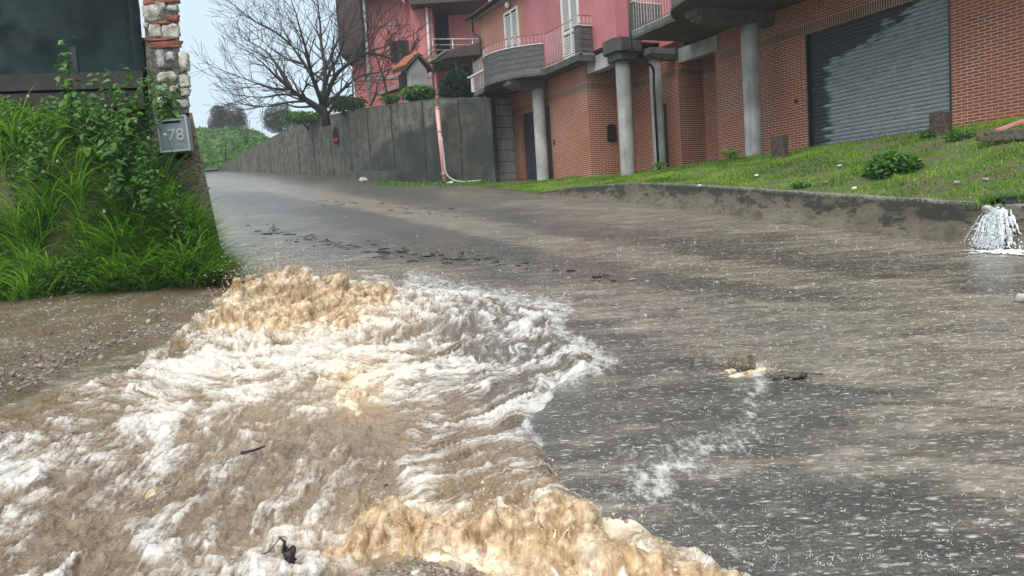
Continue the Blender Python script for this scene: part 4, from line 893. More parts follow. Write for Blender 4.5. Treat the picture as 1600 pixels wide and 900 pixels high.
# fence posts on the garden
for k, (x, y0, y1, Yd, lab) in enumerate(((551, 112, 165, 41, 'thin dark post standing right of the bare tree trunk'), (352, 205, 240, 66, 'thin dark fence post on the green slope, left of the sapling'))):
    a, b = atY(x, y0, Yd), atY(x+1, y1+10, Yd); m = MB(); m.tube([b, a], .045, 6); m.tube([a, a+np.array([0, 0, .04])], [.06, .03], 6); tag(m.build('fence_post', 'dark_metal'), lab, 'post')
# shrubs above the wall
def shrub(cx, cy, Yd, rx, rz, lab, mat='leaf', n=2600, L=.13, name='garden_shrub', cat='shrub'):
    c = atY(cx, cy, Yd); e = empty(name, (c[0], c[1], c[2]), 0, lab, cat)
    crown('foliage', mat, [(0, 0, rz*.5, rx, rx*.6, rz*.55), (-rx*.4, .1, rz*.5, rx*.5, rx*.4, rz*.6), (rx*.45, 0, rz*.35, rx*.5, rx*.4, rz*.4)], n, L, e, gap=.3)
    m = MB()
    for k in range(6): m.tube([(0, 0, -.5), (rx*math.cos(k)*.3, rx*math.sin(k)*.2, rz*.3), (rx*math.cos(k)*.6, rx*math.sin(k)*.3, rz*.8)], [.03, .02, .01], 5)
    m.build('stems', 'bark', e); return e
shrub(655, 155, 35, .75, .55, 'broad leafed green bush on the wall below the little hut', L=.2, n=1500)
shrub(541, 172, 42.5, 1.1, .7, 'green leafy bush on the wall top right of the tree trunk', L=.2, n=1500)
shrub(480, 190, 47, 1.5, .55, 'dark green ivy on the wall top left of the tree trunk', L=.18, n=1600)
shrub(610, 160, 37, .45, .35, 'small weed tuft on the wall top left of the broad leafed bush', L=.14, n=500)
# dark conifer: clustered upright sprays
c = atY(715, 156, 33.5); e = empty('conifer_shrub', c, 0, 'dark green conifer on the wall beside the curved balcony', 'shrub')
crown('foliage', 'cypress', [(0, 0, .5, .75, .6, .75), (-.35, .1, .35, .4, .4, .6), (.4, 0, .4, .45, .4, .65), (0, 0, .9, .5, .4, .4)], 9000, .13, e, gap=.1, fl=.22)
m = MB(); m.tube([(0, 0, -.4), (0, 0, .9)], [.07, .02], 6); m.build('trunk', 'bark', e)
# ---------------------------------------------------------------- little concrete hut with tiled roof
c = atY(657, 158, 35.5); HT = empty('tiled_hut', c, .62, 'little grey concrete hut with a terracotta tile gable roof above the wall', 'hut')
s = 35.5/FPX
w2, ze, zr = 15*s, 52*s, 70*s
m = MB(); m.ext([(-w2, -.4), (w2, -.4), (w2, ze*.92), (0, zr*.93), (-w2, ze*.92)], 'y', 0, .7); m.build('wall', 'conc_l', HT)
m = MB(); m.box(-w2-.1, -w2-.02, .3, .9, ze*.45, ze*.85); m.build('side_opening', 'dark', HT)
m = MB()
for sx in (-1, 1): m.ext([(0, zr+.05), (0, zr-.04), (sx*(w2+.25), ze-.17), (sx*(w2+.25), ze-.08)], 'y', -.15, 1.15)
rf = m.build('roof', 'conc', HT)
m = MB()
for j in range(7):
    y = -.06+j*.175
    for sx in (-1, 1):
        for k in range(4):
            t0_, t1_ = k/4, (k+1)/4+.03; A_ = lambda t: (sx*(w2+.3)*t, y+.0, zr+.07+(ze-.08-zr)*t+.02*(1-t)); m.tube([A_(t0_), A_(t1_)], [.062, .078], 6)
m.build('tiles', 'tile', rf)
# ---------------------------------------------------------------- pink house at the back
c = atY(650, 158, 45); PH = empty('coral_house', (c[0], c[1], c[2]-.5), 0, 'tall coral pink house with white railings behind the bare tree', 'house')
L0 = Vector(PH.location)
def pq(x, y, D=0.):
    p = atY(x, y, 45+D); return (p[0]-L0.x, p[1]-L0.y, p[2]-L0.z)
def panel(mb, x0, x1, y0, y1, D=0., th=.3, mi=0):      # rectangle given by two image corners, on the wall plane y = 45+D
    a = pq(x0, y1, D); b = pq(x1, y0, D); mb.box(a[0], b[0], a[1], a[1]+th, a[2], b[2], mi)
m = MB(); panel(m, 557, 652, -70, 175, 0, 6); m.build('wall', 'pink_far', PH)
m = MB(); panel(m, 652, 668, -70, 175, -.5, 5); m.build('wall', 'pink_far', PH)
m = MB(); panel(m, 668, 760, -70, 175, 1.2, 5); m.build('wall', 'pink_far', PH)
m = MB(); panel(m, 531, 557, -60, 86, -1.2, 7); m.build('timber_bay', 'roofbrown', PH)
m = MB(); panel(m, 572, 652, 36, 42, -.06, .1); m.build('string_course', 'conc_l', PH)
for q_ in ((565, 640, 117, 126, -.06), (668, 760, 98, 106, 1.1)): m = MB(); panel(m, *q_, .1); m.build('string_course', 'conc_l', PH)
m = MB(); panel(m, 612, 637, 63, 95, -.02, .1); wd = m.build('window', 'dark', PH)
m = MB(); panel(m, 611, 613, 62, 96, -.08, .1); panel(m, 636, 638, 62, 96, -.08, .1); panel(m, 611, 638, 94, 96.5, -.1, .1); panel(m, 624, 625, 63, 95, -.05, .06); m.build('frame', 'roofbrown', wd)
m = MB(); panel(m, 672, 699, 14, 92, 1.15, .1); m.build('door', 'dark', PH)
m = MB(); panel(m, 716, 735, 105, 160, 1.15, .1); m.build('door', 'dark', PH)
m = MB(); panel(m, 640, 762, -12, 7, -1.5, 4); m.build('roof', 'roofbrown', PH)
m = MB(); panel(m, 552, 640, -30, -8, -1.2, 4); m.build('roof', 'roofbrown', PH)
for (x0, x1) in ((566, 579), (664.5, 675)):
    m = MB(); a = pq(x0, -20, -.7); b = pq(x1, 158, -.7); m.tube([a, b], .075, 8); m.build('downpipe', 'white', PH)
m = MB(); panel(m, 672, 765, 92, 97, -1., 2.2); bl = m.build('balcony_slab', 'conc', PH)
m = MB()
for y in (61, 70, 78, 86): a = pq(674, y, -.9); b = pq(765, y, -.9); m.tube([a, b], .03 if y == 61 else .018, 6)
for x in (676, 707, 738, 762): a = pq(x, 60.5, -.9); b = pq(x+1.5, 93, -.9); m.tube([a, b], .028, 6)
m.build('railing', 'steel', bl)
m = MB(); a = pq(578, -5, -1.3); b = pq(565, 6, -1.3)
a, b = pq(626, -6, -1.2), pq(632, 5, -1.2); m.tube([a, b], .05, 6); m.build('roof_edge_trim', 'white', PH)
# lean-to: small pink shed with pale edged sloping roof
c = atY(620, 158, 38); SH_ = empty('garden_shed', c, 0, 'small pink shed with a pale edged sloping roof behind the wall', 'shed')
s = 38/FPX
m = MB(); m.ext([(-20*s, -.6), (22*s, -.6), (22*s, 20*s), (-20*s, 10*s)], 'y', 0, 1.6); m.build('wall', 'pink_far', SH_)
m = MB(); m.ext([(-24*s, 10*s), (24*s, 23*s), (24*s, 26*s), (-24*s, 13*s)], 'y', -.3, 1.8); m.build('roof', 'conc_l', SH_)
m = MB(); m.box(-18*s, -8*s, -.02, .05, -.4, 8*s); m.build('door', 'dark', SH_)
# carport roof on slim posts
c = atY(712, 158, 37.5); CP = empty('carport', c, 0, 'brown roofed carport with arched metalwork behind the conifer', 'carport'); s = 37.5/FPX
m = MB(); m.ext([(-38*s, 59*s), (-10*s, 76*s), (44*s, 86*s), (44*s, 68*s), (-8*s, 66*s), (-37*s, 57*s)], 'y', 0, 2.2); m.build('roof', 'roofbrown', CP)
m = MB(); m.ext([(-39*s, 60.5*s), (-10*s, 78*s), (-9*s, 76*s), (-38*s, 58*s)], 'y', -.05, 2.25); m.build('roof_edge', 'conc_l', CP)
m = MB()
for x in (-32, 4, 30): m.tube([(x*s, .1, -.5), (x*s, .1, (58 if x < 0 else 68)*s)], .035, 6)
m.build('post', 'dark_metal', CP)
m = MB(); m.tube([((-32+36*t)*s, .1, (42+13*math.sin(math.pi*t))*s) for t in np.linspace(0, 1, 14)], .02, 5); m.tube([((4+26*t)*s, .1, (42+13*math.sin(math.pi*t))*s) for t in np.linspace(0, 1, 14)], .02, 5); m.build('arch', 'dark_metal', CP)
# ---------------------------------------------------------------- kerb wall of the terrace
ks = np.linspace(-12, 9.4, 120); pts = []
for u in ks[::-1]:
    k = vk(u); P_ = UV(u, k); g_ = float(G(P_[0], P_[1])); pts.append((P_[0], P_[1], g_-.15, g_+float(khgt(u))+.025+.02*mnoise.noise(Vector((u*3, 0, 0)))))
KW = wall_strip('kerb_wall', [(a, b, c, d) for a, b, c, d in pts], -.2, 'kerbc'); tag(KW, 'low mossy concrete kerb wall holding up the grass bank', 'wall')
for p in KW.data.polygons: p.use_smooth = False
# ================================================================== LEFT CORNER: pillar, net, letter box, weeds
PYL = 10.4
def q10(x, y, Yd=PYL): return atY(x, y, Yd)
b0 = q10(268, 395); SP = empty('stone_pillar', b0, 0, 'old gate pillar of white stones and red bricks at the road corner', 'pillar')
Lb = np.array(SP.location)
rel_ = lambda p: tuple(np.array(p)-Lb)
m = MB()
def slab4(mb, tl, tr, bl, br, dpt):                     # front quad from image corners, extruded back
    P4 = [np.array(rel_(q10(*c))) for c in (bl, br, tr, tl)]; k = len(mb.v)
    mb.v += [tuple(p) for p in P4]+[tuple(p+np.array([-.45*dpt, dpt, 0])) for p in P4]
    mb.f += [(k, k+1, k+2, k+3), (k+7, k+6, k+5, k+4)]+[(k+(i+1) % 4, k+i, k+4+i, k+4+(i+1) % 4) for i in range(4)]; mb.sm += [False]*6; mb.mi += [0]*6
slab4(m, (222, -40), (277, -40), (228, 84), (281, 84), .5); slab4(m, (228, 84), (292, 84), (240, 250), (299, 250), .55); m.build('mortar_core', 'mortar', SP)
rs = random.Random(2)
def stone(x, y, w_, h_, mat, sd, D=0.):
    c = q10(x, y); s = PYL/FPX; m = MB(); m.blob(rel_(c+np.array([0, .02+D, 0])), (w_*s/2*1.12, .045, h_*s/2*1.1), .42, 1.9, 18, 12, flat=.5, seed=sd); return m.build('brick' if mat == 'redbrick' else 'stone', mat, SP)
for i, (x, y, w_, h_, mt) in enumerate([(240, 18, 30, 22, 'stone'), (251, 9, 14, 12, 'stone'), (270, 13, 14, 9, 'stone2'), (233, 4, 18, 7, 'redbrick'), (262, 2, 30, 5, 'redbrick'), (270, 29, 16, 9, 'redbrick'), (228, 40, 6, 8, 'stone2'), (243, 49, 18, 17, 'stone'), (267, 50, 24, 19, 'stone'), (252, 36, 22, 5, 'redbrick'), (257, 70, 44, 9, 'redbrick'), (250, 62, 40, 4, 'redbrick'), (240, -10, 30, 14, 'stone'), (266, -8, 22, 12, 'stone2'),
        (251, 92, 12, 24, 'stone2'), (266, 88, 12, 12, 'stone2'), (287, 96, 13, 26, 'stone'), (260, 120, 26, 12, 'stone'), (288, 127, 13, 17, 'stone'), (252, 140, 14, 12, 'stone2'), (272, 139, 14, 9, 'stone'), (289, 144, 12, 10, 'stone'), (262, 104, 12, 8, 'mortar'), (256, 160, 18, 14, 'stone'), (285, 162, 18, 12, 'stone2'), (262, 268, 16, 14, 'stone')]): stone(x, y, w_, h_, mt, i)
m = MB(); slab4(m, (246, 182), (300, 176), (255, 420), (352, 420), .42); cb = m.build('buttress', 'render', SP)
bm_m = MB()
for i in range(260):                                    # lumps of the rough render
    t = rs.random(); y = 185+t*215; xr = 300+(y-176)*.213; xl = 250+(y-182)*.04
    x = rs.uniform(xl+30*t, xr); c = q10(x, y); r_ = rs.uniform(.008, .022); bm_m.blob(rel_(c), (r_*1.5, .012, r_), .4, 2, 6, 4, seed=i)
bm_m.build('render_lumps', 'render', SP)
m = MB(); slab4(m, (255, 228), (276, 228), (262, 400), (290, 400), .3); m.v = [(a, b-.03, c) for a, b, c in m.v]; m.build('wooden_post', 'wood', SP)
# letter box --------------------------------------------------------------
mc = q10(272, 209, 10.15); s = 10.15/FPX; MBX = empty('letter_box', mc-np.array([0, 0, 27*s]), math.radians(-3), 'grey metal letter box numbered 78 fixed to the pillar', 'letter box')
MBX.rotation_euler = (0, math.radians(-2.2), math.radians(8))
W2, H2 = 22*s, 27*s
m = MB(); m.box(-W2, W2, 0, .2, 0, 2*H2, bev=0); m.build('box', 'mailbox', MBX, bevel=.006)
m = MB(); f = .018
m.box(-W2-.003, W2+.003, -.014, -.001, 0-.003, f); m.box(-W2-.003, W2+.003, -.014, -.001, 2*H2-f, 2*H2+.003); m.box(-W2-.003, -W2+f, -.014, -.001, f, 2*H2-f); m.box(W2-f, W2+.003, -.014, -.001, f, 2*H2-f)
m.build('frame', 'mailbox_n', MBX, bevel=.003)
m = MB(); m.box(-W2*.62, W2*.55, -.006, -.001, 2*H2*.80, 2*H2*.86); m.build('letter_slot', 'dark', MBX)
m = MB(); m.box(-W2*.68, W2*.61, -.02, -.001, 2*H2*.865, 2*H2*.885); m.build('slot_lip', 'mailbox_n', MBX)
tc = bpy.data.curves.new('number_text', 'FONT'); tc.body = '78'; tc.size = .21; tc.extrude = .007; tc.bevel_depth = .002; tc.align_x = 'CENTER'
to = bpy.data.objects.new('tmp', tc); col.objects.link(to)
dg = bpy.context.evaluated_depsgraph_get(); me = bpy.data.meshes.new_from_object(to.evaluated_get(dg)); bpy.data.objects.remove(to)
no = bpy.data.objects.new('number', me); col.objects.link(no); me.materials.clear(); me.materials.append(MAT['mailbox_n']); no.parent = MBX; no.location = (0.03, -.006, 2*H2*.31); no.rotation_euler = (math.pi/2, 0, 0)
# net and beams -----------------------------------------------------------
def m_net():
    m = Mt('dark_green_netting'); v = m.coord(); n1 = m.noise(v, 1.1, 5, .6, .6); s_ = m.n('SeparateXYZ', {'Vector': v}).outputs
    g1 = m.math('LESS_THAN', m.math('FRACT', m.math('MULTIPLY', m.math('ADD', s_[0], m.math('MULTIPLY', n1, .06)), 5.5)), .06); g2 = m.math('LESS_THAN', m.math('FRACT', m.math('MULTIPLY', m.math('ADD', s_[2], m.math('MULTIPLY', n1, .06)), 6.5)), .07)
    wv = m.n('TexWave', {'Vector': v, 'Scale': 60.}, bands_direction='Z').outputs[1]
    cc = m.mix(m.ramp(n1, .35, .65), (.002, .013, .015), (.022, .055, .055)); left = m.ramp(m.math('ADD', s_[0], m.math('MULTIPLY', n1, 1.2)), 5.6, 4.0)
    cc = m.mix(m.math('MULTIPLY', left, m.ramp(m.noise(v, 2.6, 5), .35, .7)), cc, (.06, .10, .095))
    cc = m.mix(m.math('MULTIPLY', m.math('MAXIMUM', g1, g2), .35), cc, (.012, .02, .018)); cc = m.mix(m.math('MULTIPLY', wv, .2), cc, (.0, .01, .01))
    fold = m.math('MULTIPLY', m.ramp(s_[0], 5.15, 5.35), m.ramp(m.math('SINE', m.math('MULTIPLY', s_[0], 45.)), 0, 1, 0, .5)); cc = m.mix(fold, cc, (.02, .05, .07))  # highlights of the vertical folds painted in as stripes near the right end
    m.bsdf(cc, .45, m.bump(m.math('ADD', wv, m.math('MULTIPLY', n1, 9)), .7, .02), 0, .2); return m.m
MAT['net'] = m_net()
a = q10(-60, 110, 10.75); b = q10(226, 112, 10.75)
nx, nz = 90, 50; us = np.linspace(0, 1, nx); zs = np.linspace(0, 1, nz); UU, ZZ_ = np.meshgrid(us, zs, indexing='ij')
XN = (a[0]-3)+(b[0]-a[0]+3)*UU; ZN = np.interp(UU, [0, 1], [a[2], b[2]])+ZZ_*2.2-.02; right = sstep(.93, 1, UU)
YN = 10.75+.035*fbm(XN*1.3, ZN*1.1, 0, 3)+.03*np.abs(pnoise(XN*1.2+ZN*1.5, ZN*2.4, 5))+.03*np.sin(XN*30)*right+.02*pnoise(XN*3+ZN*2, ZN*3)
NET = empty('netting_fence', (a[0]-3, 10.75, a[2]), 0, 'dark green shade net stretched over the fence at the left', 'fence')
LN = np.array(NET.location)
arr_mesh('net', (np.stack([XN, YN, ZN], -1)-LN).reshape(-1, 3), grid_faces(nx, nz), 'net', NET)
m = MB(); 
for y0, y1, D in ((111, 137, 0), (141, 166, .02)):
    p0, p1 = q10(-60, y0-4, 10.72), q10(-60, y1-4, 10.72); w0, w1 = q10(228, y0+2, 10.72), q10(228, y1+2, 10.72)
    k = len(m.v)
    for X0, zt_, zb_ in ((p0[0]-3, p0[2], p1[2]), (w0[0], w0[2], w1[2])):
        for yy in (10.62+D, 10.72): m.v += [(X0-LN[0], yy-LN[1], zb_-LN[2]), (X0-LN[0], yy-LN[1], zt_-LN[2])]
    m.f += [(k, k+1, k+5, k+4), (k+2, k+6, k+7, k+3), (k, k+4, k+6, k+2), (k+1, k+3, k+7, k+5), (k, k+2, k+3, k+1), (k+4, k+5, k+7, k+6)]; m.sm += [False]*6; m.mi += [0]*6
m.build('rail_beam', 'beam', NET)
m = MB(); m.box(0, b[0]-LN[0], .1, .14, -2.6, .3); m.build('dark_board', 'dark', NET)
for X_ in (a[0]-1.2, a[0]+1.5): m = MB(); m.box(X_-.04-LN[0], X_+.04-LN[0], .04, .12, -2.5, 2.3); m.build('fence_post', 'dark_metal', NET)
# weeds -------------------------------------------------------------------
def bz(X, Y): return bank_z(X, Y)
def rand_bank(n, x0=-9.5, x1=-3.45, y0=9.1, y1=11.0, pw=1.):
    X_ = RNG.uniform(x0, x1, n); Y_ = y0+(y1-y0)*RNG.random(n)**pw; yf = np.interp(X_, [-12, -6, -3.9, -3.5], [9.1, 9.15, 9.45, 10.1]); k = (Y_ > yf-.05) & (X_+.38*(Y_-9.8) < -3.66); return X_[k], Y_[k]
X_, Y_ = rand_bank(9000); cl = fbm(X_*1.3, Y_*1.3, 8, 3); k = (cl > -.3); X_, Y_, cl = X_[k], Y_[k], cl[k]; n = len(X_)
Hh = RNG.uniform(.2, .45, n)*(1+.35*cl); tn1 = np.clip(.25+.4*cl+RNG.normal(size=n)*.15, 0, 1); az = RNG.random(n)*6.28; P1 = np.stack([X_, Y_, bz(X_, Y_)-.02], -1); ln1 = Hh*RNG.uniform(.3, 1., n); w1_ = RNG.uniform(.007, .014, n)
TX, TY_ = rand_bank(230, y1=10.6); kk_ = (fbm(TX*1.1, TY_*1.1, 30, 2) > -.28) & ~((TX < -5.0) & (TY_ > 10.0) & (RNG.random(len(TX)) < .5)); TX, TY_ = TX[kk_], TY_[kk_]
_e = RNG.random(110); TX = np.concatenate([TX, -4.1+.38*_e+RNG.normal(size=110)*.05, RNG.uniform(-5.0, -3.6, 150), RNG.uniform(-4.2, -3.78, 60)]); TY_ = np.concatenate([TY_, 9.5+RNG.random(110)*1.3, RNG.uniform(9.4, 10.3, 150), RNG.uniform(10.1, 11.2, 60)]); nb_ = 36; _k = TX+.38*(TY_-9.8) < -3.68; TX, TY_ = TX[_k], TY_[_k]; nt_ = len(TX)
r_ = RNG.random((nt_, nb_))*.09; th_ = RNG.random((nt_, nb_))*6.28; BX = (TX[:, None]+r_*np.cos(th_)).ravel(); BY = (TY_[:, None]+r_*np.sin(th_)).ravel(); sz_ = np.repeat(RNG.uniform(.45, .95, nt_), nb_)*RNG.uniform(.6, 1.1, nt_*nb_)
drift = np.repeat(RNG.normal(size=nt_)*.6-1.3, nb_); az2 = np.where(RNG.random(nt_*nb_) < .6, drift+RNG.normal(size=nt_*nb_)*.7, th_.ravel()); t2 = np.clip(np.repeat(RNG.uniform(.3, .75, nt_), nb_)+RNG.normal(size=nt_*nb_)*.22, 0, 1)
edge_ = (BX > -3.95); az2 = np.where(edge_, -.45+RNG.normal(size=len(BX))*.7, az2); sz_ = np.where(edge_, sz_*.75, sz_)
P2 = np.stack([BX, BY, bz(BX, BY)-.03], -1)
P_ = np.concatenate([P1, P2]); v, f, t = blades(P_, np.concatenate([Hh, sz_]), np.concatenate([w1_, RNG.uniform(.010, .024, len(BX))]), np.concatenate([ln1, sz_*RNG.uniform(.6, 1.5, len(BX))]), 6, np.concatenate([az, az2]), np.concatenate([tn1, t2]))
tag(arr_mesh('tall_grass', v, f, 'grass', attrs=dict(tint=t), smooth=False), 'long bright green grass arching over the bank below the net', 'grass', kind='stuff')
# low broad leaves
X_, Y_ = rand_bank(42000, x1=-3.55); cl = fbm(X_*1.6, Y_*1.6, 1, 3)+.25*(Y_ > 10)*(X_ < -5); k = cl > -.05; X_, Y_, cl = X_[k], Y_[k], cl[k]; n = len(X_)
P_ = np.stack([X_, Y_, bz(X_, Y_)+RNG.random(n)**.6*np.clip(.34+.4*cl, .1, .55)], -1); N_ = unit(n, .5); N_[:, 1] -= .5; N_ /= np.linalg.norm(N_, axis=1)[:, None]
L_ = RNG.uniform(.03, .07, n); v, f, t = leaves(P_, N_, L_, L_*.62, .2, np.clip(.4+.5*cl+RNG.normal(size=n)*.25, 0, 1))
tag(arr_mesh('ground_cover', v, f, 'leaf', attrs=dict(tint=t), smooth=False), 'low leafy weeds growing among the long grass on the left bank', 'weeds', kind='stuff')
def weed(x, ytop, ybot, Yd, wpx, lab, nl=240, L=.1, stems=5, dY=.25):
    Yd -= .32; base = atY(x, ybot, Yd); hgt = atY(x, ytop, Yd)[2]-base[2]; wr = wpx/FPX*Yd
    e = empty('leafy_weed', base, 0, lab, 'weed', 'tall leafy weeds against the net and pillar'); m = MB(); Ps = []; Ns = []; Ls = []
    for i in range(stems):
        a = i*2.4; top = np.array([math.cos(a)*wr*(.15+.8*(i % 3)/3), math.sin(a)*dY*.8, hgt*(1-.16*(i % 4))]); mid = top*.5+np.array([0, 0, hgt*.05])
        pth = smooth_path([(0, 0, 0), tuple(mid), tuple(top)], 6); m.tube(pth, np.linspace(.008, .003, len(pth)), 5)
        k = nl//stems
        for j in range(k):
            t = (j+1)/k; q = np.array(pth[int(t*(len(pth)-1))]); ang = j*2.4+i; o_ = np.array([math.cos(ang), math.sin(ang), 0])*(.05+.22*wr*(1-t*.7)); Ps.append(q+o_*RNG.uniform(.2, 1.0)+RNG.normal(size=3)*.02); nn = np.array([math.cos(ang)*.6, math.sin(ang)*.6-.35, .9]); Ns.append(nn/np.linalg.norm(nn)); Ls.append(L*RNG.uniform(.55, 1.25)*(1.15-.5*t))
    m.build('stems', 'leaf', e)
    v, f, t = leaves(np.array(Ps), np.array(Ns), np.array(Ls), np.array(Ls)*.62, .3); arr_mesh('leaves', v, f, 'leaf', e, dict(tint=t), smooth=False); return e
weed(116, 52, 215, 10.3, 34, 'tallest leafy weed standing up against the net', 90, .15, 3)
weed(150, 120, 240, 10.1, 60, 'bushy weed between the tallest weed and the pillar', 300, .135, 8)
weed(205, 105, 250, 10.1, 58, 'wide leafy weed leaning on the pillar left of the letter box', 340, .135, 8)
weed(262, 122, 180, 9.95, 42, 'leafy weed spilling over the top of the letter box', 130, .12, 6)
weed(240, 95, 200, 10.25, 22, 'small leafy shoot climbing the red bricks of the pillar', 120, .08, 3)
weed(190, 170, 300, 9.85, 60, 'dense low weed below the letter box on its left', 320, .12, 8)
weed(232, 205, 320, 9.8, 50, 'dark leafed weed hanging under the letter box', 260, .08, 6)
weed(60, 190, 280, 10., 55, 'low spreading weed at the far left under the beam', 260, .09, 7)
weed(285, 270, 380, 9.9, 35, 'short weed at the foot of the pillar above the grass', 160, .06, 5)
weed(345, 395, 450, 9.95, 30, 'small dark weed at the tip of the bank by the water', 240, .045, 8)
for k, (x, y, D, where) in enumerate([(44, 150, 9.9, 'in front of the lower fence beam, nearest the left edge'), (165, 165, 9.7, 'topmost in the bushy weed below the net'), (212, 190, 9.65, 'upper left of the letter box'), (232, 215, 9.6, 'just left of the letter box, below its slot'), (258, 210, 9.6, 'right against the letter box front'), (205, 208, 9.7, 'a hand left of the letter box, lower one'), (68, 268, 9.6, 'in the low weed at the far left, lower of two'), (90, 252, 9.6, 'in the low weed at the far left, upper of two'), (163, 330, 9.4, 'lowest one, alone in the middle of the long grass')]):
    c = atY(x, y, D); m = MB()
    for j in range(7): a = j*.9; m.quad((c[0], c[1], c[2]), (c[0]+.014*math.cos(a-.3), c[1]-.004, c[2]+.014*math.sin(a-.3)), (c[0]+.02*math.cos(a), c[1]-.006, c[2]+.02*math.sin(a)), (c[0]+.014*math.cos(a+.3), c[1]-.004, c[2]+.014*math.sin(a+.3)))
    fl = m.build('white_wildflower', 'petal', recalc=False); tag(fl, 'white daisy like flower '+where, 'flower', 'white flowers in the weeds')
    m = MB(); m.blob((c[0], c[1]-.01, c[2]), (.009, .006, .009), .1, seg=6, rings=4); m.build('centre', 'yellow', fl)
    m = MB(); m.tube([tuple(c), (c[0]+.02, c[1]+.1, c[2]-.16), (c[0]+.03, c[1]+.25, c[2]-.4)], .003, 4); m.build('stalk', 'leaf', fl)
# ================================================================== TERRACE LAWN
n = 120000; u_ = RNG.uniform(-9, 19, n)**1.; tt_ = RNG.random(n); k_ = vk(u_); vmax = np.interp(u_, [11.8, 12.7], [-.15, -2.0]); v_ = k_+.05+(vmax-k_-.05)*tt_
keepp = ~((u_ > .1) & (u_ < 7.8) & (v_ > -.6)); thin = fbm(u_*.8, v_*.8, 5, 4) ; keepp &= (thin > -.16) | (RNG.random(n) < .22); u_, v_, thin = u_[keepp], v_[keepp], thin[keepp]
z_ = terrace_z(u_, v_); P_ = np.stack([O[0]+u_*d1[0]+v_*d2[0], O[1]+u_*d1[1]+v_*d2[1], z_-.01], -1); n = len(P_)
Hh = RNG.uniform(.03, .085, n)*(1+.9*np.clip(fbm(u_*1.7, v_*1.7, 2, 2), -.4, .8)); Hh = np.where(v_ > -.9, Hh*1.5, Hh)
v, f, t = blades(P_, Hh, RNG.uniform(.010, .022, n), Hh*RNG.uniform(.1, 1.1, n), 2, None, np.clip(.5+.7*fbm(u_*.6, v_*.6, 6, 3)+RNG.normal(size=n)*.28, 0, 1))
tag(arr_mesh('lawn', v, f, 'lawn', attrs=dict(tint=t), smooth=False), 'short yellow green grass covering the slope in front of the brick house', 'grass', kind='stuff')
# grass strip by the wall foot
n = 1500; xx = RNG.uniform(590, 770, n); yy = 291+RNG.random(n)*1.2; P_ = np.array([atY(a, 291.5-(a < 700)*(700-a)*.055, 31.3-RNG.random()*1.6+(a < 700)*(700-a)*.03) for a in xx]); P_[:, 2] = G(P_[:, 0], P_[:, 1])+.02; Hh = RNG.uniform(.05, .30, n)*(.6+.8*np.abs(pnoise(P_[:, 0]*1.5, P_[:, 1]))); P_[:, 1] += RNG.normal(size=n)*.35
v, f, t = blades(P_, Hh, RNG.uniform(.015, .035, n), Hh*.7, 2, tint=RNG.random(n)*.5); tag(arr_mesh('wall_foot_grass', v, f, 'grass', attrs=dict(tint=t), smooth=False), 'strip of green grass along the foot of the dark wall', 'grass', kind='stuff')
# leafy rosette plants on the slope
def on_slope(x, y, it=8):
    Yd = 12.
    u0_, v0_ = None, None; d = ray(x, y); lo, hi = 6., 30.
    for Yd in np.arange(6, 34, .05):
        p = d*Yd/d[1]; u, v, z = to_uv(p)
        if v > vk(u) and z < terrace_z(u, min(v, 1.)): return np.array([p[0], p[1], float(terrace_z(u, min(v, 1.)))])
    return d*12/d[1]
for k, (x, y, r_, nl, lab) in enumerate([(1395, 272, .42, 700, 'big dark green leafy clump in the middle of the grass slope'), (1250, 294, .16, 120, 'small leafy clump left of the big green clump'), (1142, 244, .14, 90, 'small weed at the foot of the tall column'), (1452, 216, .2, 160, 'dark leafy weeds beside the upright stump at the big shutter'), (1030, 262, .12, 70, 'small weed by the foot of the thin column'), (1500, 219, .24, 200, 'leafy weeds against the brick right of the big shutter')]):
    c = on_slope(x, y); e = empty('leafy_clump', c, 0, lab, 'plant', 'leafy plants on the slope')
    crown('leaves', 'leaf', [(0, 0, r_*.25, r_, r_*.8, r_*.55)], nl*2, r_*.16+.02, e, gap=.2, fl=.6)
    m = MB(); [m.tube([(0, 0, -.03), (r_*.5*math.cos(a), r_*.5*math.sin(a), r_*.4)], .006, 4) for a in range(6)]; m.build('stems', 'leaf', e)
# stumps
for (x, yb, wpx, hpx, lab) in ((1470, 214, 31, 34, 'dark upright log stump in front of the big shutter right edge'), (1219, 247, 25, 31, 'grey split stump between the tall column and the big shutter')):
    c = on_slope(x, yb-2); dist = c[1]; r_ = wpx/FPX*dist/2; h_ = hpx/FPX*dist; e = empty('tree_stump', c, 0, lab, 'stump', 'stumps along the brick wall')
    m = MB(); n_ = 22; k = 0
    rings = [(-.1, 1.08), (0.02, 1.04), (h_*.35, .98), (h_*.7, .99), (h_, 1.0)]
    for i, (z, s_) in enumerate(rings):
        for j in range(n_): a = 2*math.pi*j/n_; rr = r_*s_*(1+.09*mnoise.noise(Vector((math.cos(a)*2.5, math.sin(a)*2.5, x*.1+z)))); m.v.append((rr*math.cos(a), rr*math.sin(a), z+(.05*mnoise.noise(Vector((a*2, x, 0))) if i == 4 and x < 1300 else 0)))
    for i in range(4):
        for j in range(n_): m.f.append((i*n_+j, i*n_+(j+1) % n_, (i+1)*n_+(j+1) % n_, (i+1)*n_+j)); m.sm.append(True); m.mi.append(0)
    m.build('bark', 'stump', e, recalc=False)
    m = MB(); m.prism([(r_*.96*math.cos(2*math.pi*j/n_), r_*.96*math.sin(2*math.pi*j/n_)) for j in range(n_)], h_-.05, h_-.012 if x > 1300 else h_-.04); m.build('cut_face', 'wood', e)
